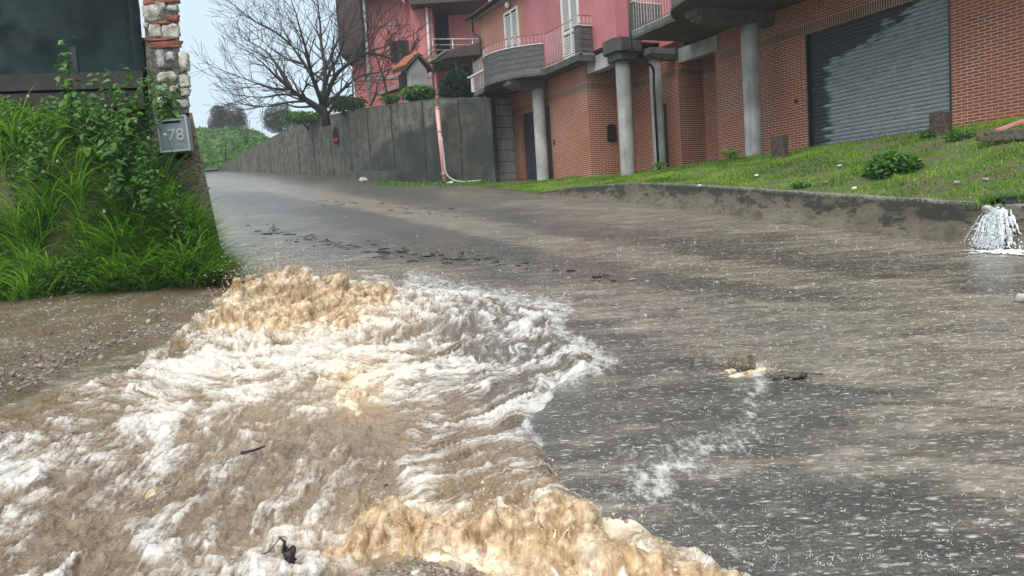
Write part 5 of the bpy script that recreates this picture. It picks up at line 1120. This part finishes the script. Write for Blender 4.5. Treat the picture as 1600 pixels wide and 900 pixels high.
# planks at right edge
c = on_slope(1592, 214); e = None
for k, (x0, y0, x1, y1, w_, th, mt, nm, lab) in enumerate(((1558, 207, 1640, 178, .22, .05, 'pinkboard', 'pink_board', 'faded pink board lying tilted by the brick wall'), (1540, 216, 1660, 204, .18, .09, 'wood', 'old_plank', 'weathered grey plank under the pink board'), (1530, 221, 1660, 214, .2, .07, 'wood', 'old_plank', 'lower mossy plank lying in the grass below the pink board'))):
    Yd = on_slope(1575, 213)[1]-.05-k*.25; a = atY(x0, y0, Yd); b = atY(x1, y1, Yd-.35); dd = (b-a); m = MB(); up = np.array([0, 0, th]); bk = np.array([.08, w_, 0.02])
    k0 = 0; m.v = [tuple(q) for q in (a, b, b+bk, a+bk, a+up, b+up, b+bk+up, a+bk+up)]; m.f = [(3, 2, 1, 0), (4, 5, 6, 7), (0, 1, 5, 4), (1, 2, 6, 5), (2, 3, 7, 6), (3, 0, 4, 7)]; m.sm = [False]*6; m.mi = [0]*6
    tag(m.build(nm, mt, bevel=.006), lab, 'board')
# small litter on slope
for k, (x, y, mt) in enumerate([(1335, 298, 'petal'), (1312, 262, 'petal'), (1182, 277, 'petal'), (1290, 288, 'stone'), (1495, 290, 'stone2'), (1540, 285, 'stone2'), (1350, 277, 'wood'), (1310, 258, 'wood'), (1094, 295, 'petal'), (1598, 220, 'petal')]):
    c = on_slope(x, y); m = MB(); m.blob((c[0], c[1], c[2]+.03), (.045, .035, .022), .5, 2, 8, 6, seed=k); tag(m.build('small_stone' if 'stone' in mt else ('bark_chip' if mt == 'wood' else 'paper_scrap'), mt), ('white scrap below and left of the big green clump', 'white scrap in the bare patch above the kerb, left of the big clump', 'white scrap below the tall column foot', 'pale stone beside the small leafy clump', 'grey stone on the slope between the big clump and the black pipe', 'grey stone above the black pipe mouth', 'brown bark chip touching the left side of the big green clump', 'brown bark chip higher up, below the shutter left corner', 'white scrap on the kerb edge, leftmost of the scraps', 'white scrap at the right edge by the old planks')[k], {'petal': 'litter', 'wood': 'chip'}.get(mt, 'stone'), {'petal': 'white scraps on the slope', 'wood': 'bark chips on the slope'}.get(mt, 'stones on the slope'))
# ================================================================== SURGING WATER
def m_surge():
    m = Mt('splashing_muddy_water'); v = m.coord('Object'); fo = m.attr('foam'); n2 = m.noise(v, 34, 5, .75); n3 = m.noise(m.n('Mapping', {'Vector': v, 'Scale': (2.6, 1., 1.), 'Rotation': (0, .4, .3)}).outputs[0], 9, 6, .72)
    mud = m.mix(m.ramp(n3, .35, .65), (.24, .135, .055), (.60, .42, .24)); f2 = m.ramp(m.math('ADD', fo, m.math('MULTIPLY', m.math('SUBTRACT', n2, .5), 1.5)), .18, 1.35)
    cc = m.mix(f2, mud, (.86, .76, .58))
    b = m.bsdf(cc, .1, m.bump(m.math('ADD', n2, n3), .28, .005), 0, .5, Subsurface_Weight=.35, Subsurface_Radius=(.06, .035, .015)); return m.m
MAT['surge'] = m_surge()
def m_white():
    m = Mt('white_water'); v = m.coord(); n = m.noise(v, 40, 4, .7)
    b = m.n('BsdfPrincipled', {'Base Color': (.85, .87, .88, 1), 'Roughness': .15, 'Specular IOR Level': .6}); t = m.n('BsdfTransparent')
    mx = m.n('MixShader', {0: m.ramp(n, .3, .5, .6, 1.), 1: t.outputs[0], 2: b.outputs[0]}); m.t.links.new(mx.outputs[0], m.out.inputs[0]); return m.m
MAT['whitewater'] = m_white()
# droplet template
_t = (1+5**.5)/2; IV = np.array([(-1, _t, 0), (1, _t, 0), (-1, -_t, 0), (1, -_t, 0), (0, -1, _t), (0, 1, _t), (0, -1, -_t), (0, 1, -_t), (_t, 0, -1), (_t, 0, 1), (-_t, 0, -1), (-_t, 0, 1)])/1.902
IF = np.array([(0, 11, 5), (0, 5, 1), (0, 1, 7), (0, 7, 10), (0, 10, 11), (1, 5, 9), (5, 11, 4), (11, 10, 2), (10, 7, 6), (7, 1, 8), (3, 9, 4), (3, 4, 2), (3, 2, 6), (3, 6, 8), (3, 8, 9), (4, 9, 5), (2, 4, 11), (6, 2, 10), (8, 6, 7), (9, 8, 1)])
def drops(name, P_, R, mat, parent, label=None, stretch=None, fo=None):
    n = len(P_); V = IV[None]*R[:, None, None]*(1+.25*RNG.normal(size=(n, 12, 1)))
    if stretch is not None: V = V*stretch[:, None, :]
    V = V+P_[:, None]; F = (np.arange(n)*12)[:, None, None]+IF[None]
    return arr_mesh(name, V.reshape(-1, 3), F.reshape(-1, 3), mat, parent, dict(foam=np.repeat(RNG.random(n) if fo is None else np.full(n, fo), 12)))
def surge(name, label, bumps, box, res, seed, ndrop, njet, rough=.06, group=None, zoff=0.):
    x0, x1, y0, y1 = box; nx, ny = res
    X, Y = np.meshgrid(np.linspace(x0, x1, nx), np.linspace(y0, y1, ny), indexing='ij'); H_ = np.zeros_like(X)
    wx = .12*fbm(X*4, Y*4, seed, 3); wy = .12*fbm(X*4, Y*4, seed+9, 3)
    for (bx, by, rx, ry, h_) in bumps:
        d = ((X+wx-bx)/rx)**2+((Y+wy-by)/ry)**2; H_ = H_+h_*np.exp(-d**1.3)*1.0
    H_ = H_/(1+np.clip(H_-.45, 0, 9)); m0 = sstep(.015, .12, H_)
    b1 = np.abs(pnoise(X*4.5+.4*fbm(X*3, Y*3, seed, 2), Y*4.5, seed+3)); Z = H_*(.72+.55*b1)
    fx, fy = (x1-x0)/(nx-1), (y1-y0)/(ny-1); g = G(X, Y); nrm = np.stack([-np.gradient(Z, fx, axis=0), -np.gradient(Z, fy, axis=1), np.ones_like(Z)], -1); nrm /= np.linalg.norm(nrm, axis=-1)[..., None]
    qx, qy, qz = X+.05*pnoise(X*6, Y*6, Z*6+seed), Y+.05*pnoise(X*6, Y*6, Z*6+seed+7), Z*1.2
    bl_ = lambda k, s_: np.abs(pnoise(qx*k+s_, qy*k, qz*k+s_))
    c1, c2, c3, c4 = bl_(5.5, 1.3), bl_(12, 5.1), bl_(27, 9.7), bl_(60, 3.1); disp = m0*rough*(1.6*c1+.8*c2+.34*c3+.12*c4-.6)
    V = np.stack([X, Y, g-.03+Z-.05*(1-sstep(0, .03, H_))], -1)+nrm*disp[..., None]
    fo = np.clip(.36+.45*(c1*.6+c2*.8+c3*.8-.42)+.42*fbm(X*4, Y*4, Z*6+seed+1, 4, .6)+.25*sstep(.14, .03, H_), 0, 1)
    c = np.array([(x0+x1)/2, (y0+y1)/2, float(G((x0+x1)/2, (y0+y1)/2))]); e = empty(name, c, 0, label, 'water surge', group)
    keep = (H_ > .008).ravel(); F = grid_faces(nx, ny); F = F[keep[F].all(1)]
    arr_mesh('churning_water', V.reshape(-1, 3)-c, F, 'surge', e, dict(foam=fo.ravel()))
    # jets
    m = MB(); pr = (H_**2).ravel(); pr /= pr.sum(); idx = RNG.choice(len(pr), njet, p=pr); Vf = V.reshape(-1, 3)-c
    for i in idx:
        p = Vector(Vf[i]); hh = RNG.uniform(.02, .07)*(.4+1.8*H_.ravel()[i]); dr = Vector((RNG.normal()*.5, RNG.normal()*.4, 1)).normalized(); bend = Vector((RNG.normal()*.5, RNG.normal()*.3, -.3))
        pts = [p-dr*.03, p+dr*hh*.4, p+dr*hh*.8+bend*hh*.15, p+dr*hh+bend*hh*.4]; r_ = RNG.uniform(.0025, .006)*(.6+H_.ravel()[i]*2); m.tube(pts, [r_*2.2, r_*1.1, r_*.6, r_*1.1], 6)
    jt = m.build('jets', 'surge', e, recalc=False); at = jt.data.attributes.new('foam', 'FLOAT', 'POINT'); at.data.foreach_set('value', np.full(len(jt.data.vertices), .85, np.float32)); jt['kind'] = 'stuff'
    idx = RNG.choice(len(pr), ndrop, p=(pr**.5)/(pr**.5).sum()); Pd = Vf[idx]+np.stack([RNG.normal(size=ndrop)*.09, RNG.normal(size=ndrop)*.07, np.abs(RNG.normal(size=ndrop))*.06*(1+3*H_.ravel()[idx])], -1)
    dp = drops('spray', Pd, RNG.uniform(.0015, .006, ndrop)*(RNG.random(ndrop)**1.5+.3), 'surge', e); dp['kind'] = 'stuff'; return e
def gb(x, y, rx, ry, h_): p = gpx(x, y); s = p[1]/FPX; return (p[0], p[1], rx*s, ry, h_)
Ab = [gb(395, 500, 50, .42, .25), gb(450, 492, 50, .45, .29), gb(500, 488, 45, .4, .24), gb(552, 480, 42, .36, .25), gb(600, 468, 30, .3, .16), gb(430, 512, 75, .35, .2), gb(545, 508, 45, .28, .13), gb(370, 515, 32, .25, .16), gb(460, 470, 60, .3, .22)]
pA = gpx(470, 490); surge('water_surge', 'tall golden brown water surge boiling up beside the grassy bank', Ab, (pA[0]-1.6, pA[0]+1.6, pA[1]-1.3, pA[1]+1.5), (330, 300), 2, 9000, 90, .06, 'brown surges of floodwater')
Bb = [gb(545, 880, 55, .10, .08), gb(575, 850, 48, .14, .13), gb(640, 835, 55, .16, .15), gb(700, 860, 60, .14, .12), gb(790, 855, 60, .17, .16), gb(880, 860, 70, .19, .185), gb(950, 885, 60, .16, .13), gb(1030, 915, 80, .14, .11), gb(1120, 945, 70, .12, .09), gb(850, 930, 160, .15, .10), gb(660, 925, 120, .12, .05)]
pB = gpx(820, 870); surge('water_surge', 'wide tan water surge rolling across the bottom edge of the view', Bb, (pB[0]-1.15, pB[0]+1.15, 2.1, 3.5), (420, 260), 7, 1000, 16, .035, 'brown surges of floodwater')
Cb = [gb(548, 640, 26, .16, .13), gb(585, 600, 22, .14, .11), gb(525, 600, 22, .12, .08), gb(560, 660, 30, .12, .06)]
pC = gpx(555, 625); surge('water_surge', 'small splashing crest in the foam between the two big surges', Cb, (pC[0]-.5, pC[0]+.5, pC[1]-.55, pC[1]+.55), (150, 150), 12, 300, 10, .04, 'brown surges of floodwater')
Db = [gb(245, 770, 24, .12, .07), gb(250, 735, 18, .1, .05), gb(235, 820, 18, .1, .04)]
pD = gpx(248, 770); surge('water_surge', 'pale foam hump low in the flood toward the left corner', Db, (pD[0]-.4, pD[0]+.4, pD[1]-.4, pD[1]+.4), (110, 110), 16, 60, 2, .025, 'brown surges of floodwater')
# pebbles on the verge
n = 3800; yy = RNG.uniform(470, 650, n); xx = RNG.uniform(-60, 350, n); dd_ = sdpoly(xx, yy, [(-200, 900), (-200, 690), (0, 640), (95, 594), (195, 560), (262, 522), (310, 480), (330, 455), (-200, 470)]); xx, yy = xx[dd_ > 2], yy[dd_ > 2]; C = np.array([gpx(a, b) for a, b in zip(xx, yy)]); C[:, 2] += .052; n = len(C)
V = IV[None]*(RNG.uniform(.004, .017, n)*(.5+RNG.random(n)**3))[:, None, None]*RNG.uniform(.6, 1.3, (n, 1, 3))*(1+.15*RNG.normal(size=(n, 12, 1)))+C[:, None]; F = (np.arange(n)*12)[:, None, None]+IF[None]
tag(arr_mesh('pebbles', V.reshape(-1, 3), F.reshape(-1, 3), 'pebble', smooth=False, attrs=dict(tint=np.repeat(RNG.random(n), 12))), 'loose pale pebbles on the muddy verge', 'pebbles', kind='stuff')
n = 9000; xx = RNG.uniform(316, 470, n); yy = RNG.uniform(196, 262, n); Yd = RNG.uniform(66, 104, n); P_ = np.stack([(xx-800)/FPX*Yd, Yd, 0*Yd], -1); P_[:, 2] = hill_h(P_[:, 0], P_[:, 1])+RNG.random(n)*.25; kk = pnoise(P_[:, 0]*.5, P_[:, 1]*.3) > -.05; P_ = P_[kk]; n = len(P_)
v, f, t = leaves(P_, unit(n), RNG.uniform(.2, .55, n), RNG.uniform(.15, .35, n)); tag(arr_mesh('hill_scrub', v, f, 'leaf', attrs=dict(tint=t), smooth=False), 'rough scrub and tall weeds on the far green slope', 'scrub', kind='stuff')
# rock with foam on the road and the dark lump right of it
p = gpx(1160, 576); e = empty('road_rock', (p[0], p[1], G(p[0], p[1])), 0, 'brown rock showing in the small splash out in the road', 'rock'); s = p[1]/FPX
m = MB(); m.blob((0, 0, .04), (20*s, .07, 17*s), .5, 2.4, 18, 12, seed=3); m.build('rock', 'render', e)
p = gpx(1165, 578); surge('water_surge', 'small brown and white splash breaking round the rock in the road', [gb(1143, 576, 14, .07, .05), gb(1160, 584, 24, .05, .05), gb(1186, 577, 15, .07, .04), gb(1165, 570, 16, .06, .06)], (p[0]-.25, p[0]+.25, p[1]-.2, p[1]+.2), (130, 110), 23, 260, 6, .022, 'brown surges of floodwater')
p = gpx(1245, 590); m = MB(); rs = random.Random(9)
for k in range(9): m.blob((p[0]+rs.gauss(0, .06), p[1]+rs.gauss(0, .02), G(p[0], p[1])+.012), (rs.uniform(.015, .04), .02, .014), .5, 3, 8, 6, seed=k)
m.tube([(p[0]-.12, p[1], G(p[0], p[1])+.02), (p[0], p[1]+.01, G(p[0], p[1])+.03), (p[0]+.15, p[1]-.02, G(p[0], p[1])+.015)], .006, 5); tag(m.build('leaf_debris', 'mortar'), 'dark clot of leaves and grit right of the foamy rock', 'debris')
p = gpx(1597, 472); m = MB(); m.blob((p[0], p[1], G(p[0], p[1])+.03), (.05, .05, .04), .4, seed=3); tag(m.build('white_pebble', 'stone'), 'white pebble on the road at the right edge', 'stone')
# gravel mound with broken edge in the near foreground
pX = gpx(640, 905); nx, ny = 220, 120; X, Y = np.meshgrid(np.linspace(pX[0]-.46, pX[0]+.5, nx), np.linspace(2.2, 3.05, ny), indexing='ij')
px, py = proj(X, Y, G(X, Y)+.05); d = sdpoly(px+fbm(X*9, Y*9, 0, 3)*12, py+fbm(X*9, Y*9, 4, 3)*9, [(480, 905), (530, 878), (595, 852), (645, 838), (710, 850), (770, 866), (800, 885), (810, 1100), (460, 1100)])
Zm = G(X, Y)-.03+.095*sstep(-8, 50, d)+.012*fbm(X*22, Y*22, 0, 4)*sstep(0, 20, d); kk = (d > -14).ravel(); F = grid_faces(nx, ny); F = F[kk[F].all(1)]
def m_grit():
    m = Mt('wet_grit'); v = m.coord(); vo = m.n('TexVoronoi', {'Vector': v, 'Scale': 75.}); c = m.n('SeparateColor', {'Color': vo.outputs[1]}).outputs[0]
    cc = m.mix(m.math('POWER', c, 2.2), (.12, .09, .065), (.55, .46, .35)); cc = m.mix(m.ramp(m.noise(v, 9, 5, .7), .45, .6, 0, .8), cc, (.26, .185, .12))
    m.bsdf(cc, .2, m.bump(m.math('SUBTRACT', m.noise(v, 60, 3), vo.outputs[0]), 1., .012)); return m.m
MAT['grit'] = m_grit()
tag(arr_mesh('grit_mound', np.stack([X, Y, Zm], -1).reshape(-1, 3), F, 'grit'), 'wet gritty mound breaking the surface under the nearest surge', 'mound')
# sticks, straw and floating debris
def stick(name, pts, r, mat, lab, cat, group=None, z=.05):
    m = MB(); P_ = [gpx(x, y) for x, y, *_ in pts]; q = [(p[0], p[1], p[2]+z+(pt[2] if len(pt) > 2 else 0)) for p, pt in zip(P_, pts)]
    q = smooth_path(q, 4); m.tube(q, np.linspace(r, r*.5, len(q)), 6); o = m.build(name, mat); tag(o, lab, cat, group); return o
stick('floating_stick', [(378, 729), (398, 725), (416, 718)], .009, 'twig', 'short dark stick afloat in the middle of the white foam', 'stick', z=.07)
stick('straw', [(590, 845), (615, 855), (642, 866)], .004, 'straw', 'yellow straw lying on the wet grit mound', 'straw', z=.11)
stick('bent_twig', [(393, 885, .03), (420, 892, .05), (442, 885, .09), (452, 898, .12)], .003, 'twig', 'thin bent twig sticking out of the torn bark piece', 'twig', z=.02)
p = gpx(455, 905); m = MB(); m.blob((p[0], p[1], p[2]+.07), (.020, .012, .042), 1.1, 2.6, 14, 10, seed=5); m.tube([(p[0]-.02, p[1], p[2]+.1), (p[0]-.01, p[1], p[2]+.14), (p[0]-.03, p[1], p[2]+.16)], [.008, .006, .003], 5); tag(m.build('torn_bark', 'twig'), 'torn black bark piece upright in the water at the bottom edge', 'bark')
stick('curved_straw', [(630, 905, -.02), (632, 885, .01), (642, 868, .02)], .0035, 'straw', 'thin curved brown stalk standing by the straw', 'straw', z=.09)
p = gpx(607, 806); m = MB()
for k in range(5): a = k*1.3; m.tube([(p[0], p[1], p[2]+.13), (p[0]+.012*math.cos(a), p[1], p[2]+.13+.010*math.sin(a*1.7))], [.003, .0015], 5)
tag(m.build('black_leaf_scrap', 'twig'), 'tiny black scrap caught in the crest of the nearest surge', 'debris')
rs = random.Random(21); nD = 0
def bits(n, line, sx, sy, lmin, lmax, nm, lab, grp):
    for i in range(n):
        t = rs.random()*(len(line)-1); k = int(t); a, b = line[k], line[min(k+1, len(line)-1)]; x = a[0]+(b[0]-a[0])*(t-k)+rs.gauss(0, sx); y = a[1]+(b[1]-a[1])*(t-k)+rs.gauss(0, sy)
        p = gpx(x, y); L = rs.uniform(lmin, lmax)*(1 if rs.random() < .8 else 1.8); a_ = rs.gauss(-.35, .5); dx_, dy_ = math.cos(a_)*L/2, math.sin(a_)*L/2; m = MB(); z = p[2]+.006; w_ = L*rs.uniform(.04, .13)
        if rs.random() < .6: m.tube([(p[0]-dx_, p[1]-dy_, z), (p[0]+rs.gauss(0, .01), p[1]+rs.gauss(0, .01), z+.012), (p[0]+dx_, p[1]+dy_, z)], [w_*.3, w_*.5, w_*.25], 5)
        else: m.blob((p[0], p[1], z), (L*.3, L*.2, .010), .5, 2, 8, 5, seed=i)
        tag(m.build(nm, 'twig', recalc=False), lab, 'debris', grp)
bits(110, [(400, 355), (450, 368), (520, 380), (580, 392), (640, 398), (740, 405)], 16, 4.5, .05, .2, 'twig_debris', 'dark twig or leaf bit washed onto the upper road near the patch edge', 'dark bits washed along the patch edge')
bits(26, [(680, 392), (740, 402), (800, 412), (880, 420), (960, 430)], 10, 4, .05, .16, 'twig_debris', 'dark bit of debris scattered across the middle of the road', 'dark bits on the middle road')
bits(34, [(500, 312), (560, 318), (640, 330), (700, 332)], 22, 5, .06, .16, 'leaf_bit', 'tiny dark leaf bit on the far grey road', 'dark bits on the far road')
bits(10, [(360, 298), (420, 305)], 18, 3, .1, .25, 'leaf_bit', 'small dark bit in the far shallow water by the pillar', 'dark bits in the far shallows')
for k, (x, y, mt, lab) in enumerate(((945, 433, 'twig', 'dark curled leaf on the middle of the road'), (988, 439, 'straw', 'pale yellow leaf on the middle of the road'))):
    p = gpx(x, y); m = MB(); m.blob((p[0], p[1], p[2]+.02), (.05, .022, .008), .5, 2.5, 12, 6, seed=k+2); tag(m.build('fallen_leaf', mt), lab, 'leaf')
# raindrop splashes: crowns of tiny beads standing on the wet road
n = 1700; yy = 330+(900-330)*RNG.random(n)**.8; xx = RNG.uniform(480, 1640, n); k = (xx > 850+(yy-480)*.15) | (yy < 430); xx, yy = xx[k], yy[k]; C = np.array([gpx(a, b) for a, b in zip(xx, yy)]); n = len(C)
rr = RNG.uniform(.005, .013, n)*np.clip(C[:, 1]/6, .6, 1.6); rep = 5; ang = RNG.random((n, rep))*6.28; Pd = C[:, None]+np.stack([np.cos(ang)*rr[:, None], np.sin(ang)*rr[:, None], RNG.random((n, rep))*rr[:, None]*1.6+.004], -1)
sz = np.repeat(rr, rep)*.28*RNG.uniform(.5, 1.2, n*rep)
tag(drops('raindrop_splashes', Pd.reshape(-1, 3), sz, 'whitewater', None), 'tiny crowns of rain splashing on the wet road', 'raindrops', kind='stuff')
# ================================================================== OUTFLOW PIPE AT THE KERB
uo = to_uv(gpx(1562, 392)); kt = UV(uo[0], vk(uo[0])); zt = float(G(kt[0], kt[1]))+.5
pc = atY(1570, 322, kt[1]+.12); dirv = -d2
PI_ = empty('corrugated_pipe', pc, 0, 'black corrugated pipe end poking out of the grass over the kerb', 'pipe')
m = MB(); pts = []; rad = []
for i in range(40): t = i/39; pts.append(tuple(dirv*(.12-.9*t)+np.array([0, 0, .02*t]))); rad.append(.085+.012*(i % 2))
m.tube(pts, rad, 16, caps=False); m.build('pipe', 'blackpl', PI_, recalc=False)
m = MB(); m.tube([tuple(dirv*.0), tuple(dirv*-.03)], .07, 14); m.build('dark_mouth', 'dark', PI_)
c = pc+np.array([-.19, .02, -.02]); m = MB(); m.blob(tuple(c), (.05, .05, .04), .35, flat=.8, seed=6); tag(m.build('white_stone', 'stone'), 'white stone wedged left of the black pipe mouth', 'stone')
WF = empty('water_outflow', (kt[0], kt[1], zt-.5), 0, 'white water gushing from the black pipe down over the kerb', 'waterfall')
w0 = np.array(WF.location); m = MB(); rs = random.Random(4); tl = np.array([d1[0], d1[1], 0])
for k in range(55):
    a = rs.gauss(0, .85); a = max(-1.9, min(1.9, a)); st = pc+dirv*.1+tl*(-a)*.045+np.array([0, 0, -.045+.03*rs.random()]); reach = .05+rs.random()*.13; side = -a*.135; drop = st[2]-(w0[2]+.02); pts = []; br = rs.random()*.35 if rs.random() < .6 else 0; en = rs.uniform(.45, 1)
    wob = rs.random()*6
    for i in range(12):
        t = br+(en-br)*i/11 if br else i/11*en; pts.append(tuple(st+dirv*reach*t*(1.5-.5*t)+tl*(side*t**.8+.012*math.sin(t*9+wob))+np.array([rs.gauss(0, .004), rs.gauss(0, .004), -drop*t**1.7])-w0))
    r_ = rs.uniform(.003, .011); m.tube(pts, [r_*(.35+.9*abs(math.sin(i*1.1+wob)))*(1.2-.4*i/11) for i in range(12)], 6)
m.build('falling_water', 'whitewater', WF, recalc=False)['kind'] = 'stuff'
ns_, nt2 = 120, 90; SS, TT = np.meshgrid(np.linspace(-1.7, 1.7, ns_), np.linspace(0, 1, nt2), indexing='ij'); st = pc+dirv*.1+np.array([0, 0, -.02]); rch = (.09+.05*np.cos(SS))*TT*(1.5-.5*TT)
drp = st[2]-(w0[2]+.01); VV = st[None, None]+dirv[None, None]*rch[..., None]+tl[None, None]*(-SS*(.04+.125*TT**.8))[..., None]; VV[..., 2] -= drp*TT**1.7
nz2 = fbm(SS*5, TT*3.2, 8, 4, .6); VV += (dirv[None, None]*.03+np.array([0, 0, .006]))*(nz2*TT)[..., None]; VV += dirv[None, None]*(.012*fbm(SS*16, TT*7, 2, 3))[..., None]
kk = (np.abs(fbm(SS*3.1, TT*2.6, 31, 3, .55)) < .40-.22*TT+.1*(np.abs(SS) < .8)).ravel() | (TT < .22).ravel(); F = grid_faces(ns_, nt2); F = F[kk[F].all(1)]; arr_mesh('water_sheet', VV.reshape(-1, 3)-w0, F, 'whitewater', WF)
n = 2600; a = RNG.normal(size=n)*.9; t = RNG.random(n)**.6; st = pc+dirv*.1; Pd = st[None]+dirv[None]*(.14*t+RNG.normal(size=n)*.04)[:, None]+tl[None]*(-a*.15*t**.8)[:, None]; Pd[:, 2] += -.04-(st[2]-w0[2]-.03)*t**1.7+np.abs(RNG.normal(size=n))*.03; drops('spray', Pd-w0, RNG.uniform(.002, .014, n)*(.4+.6*RNG.random(n)**2), 'whitewater', WF)['kind'] = 'stuff'
X_, Y_ = np.meshgrid(np.linspace(-.55, .55, 120), np.linspace(-.6, .15, 80), indexing='ij'); XX_ = kt[0]+X_*1.0; YY_ = kt[1]+Y_-X_*.35; hh = np.exp(-(X_/.38)**2-((Y_+.24)/.17)**2); hz = hh*(.03+.03*np.abs(fbm(X_*20, Y_*20, 3, 3))); F = grid_faces(120, 80); kk = (hh > .32+.55*fbm(X_*7, Y_*9, 1, 4)).ravel(); F = F[kk[F].all(1)]
arr_mesh('foam_pool', np.stack([XX_, YY_, G(XX_, YY_)+hz*.7+.004], -1).reshape(-1, 3)-w0, F, 'whitewater', WF, dict(foam=np.full(X_.size, 1.)))
n = 260; P_ = pc[None]+RNG.normal(size=(n, 3))*np.array([.14, .1, .0]); uvv = [(to_uv(p)) for p in P_]; P_[:, 2] = [float(terrace_z(np.float64(a[0]), np.float64(min(max(a[1], vk(a[0])+.02), 1)))) for a in uvv]; P_[:, 1] += .12; Hh = RNG.uniform(.1, .28, n)
v, f, t = blades(P_, Hh, RNG.uniform(.006, .012, n), Hh*.9, 4); tag(arr_mesh('grass_tuft', v, f, 'grass', attrs=dict(tint=t*.5), smooth=False), 'dark grass tuft hanging over the black pipe mouth', 'grass', kind='stuff')
# ================================================================== HAZE
hz = Mt('haze_air'); vol = hz.n('VolumePrincipled', {'Color': (.86, .9, .93, 1), 'Density': .0010}); hz.t.links.new(vol.outputs[0], hz.out.inputs['Volume'])
MAT['haze'] = hz.m
m = MB(); m.box(-165, 165, -45, 305, -9.5, 26); tag(m.build('haze', 'haze'), 'thin rain haze filling the air', 'haze', kind='stuff')
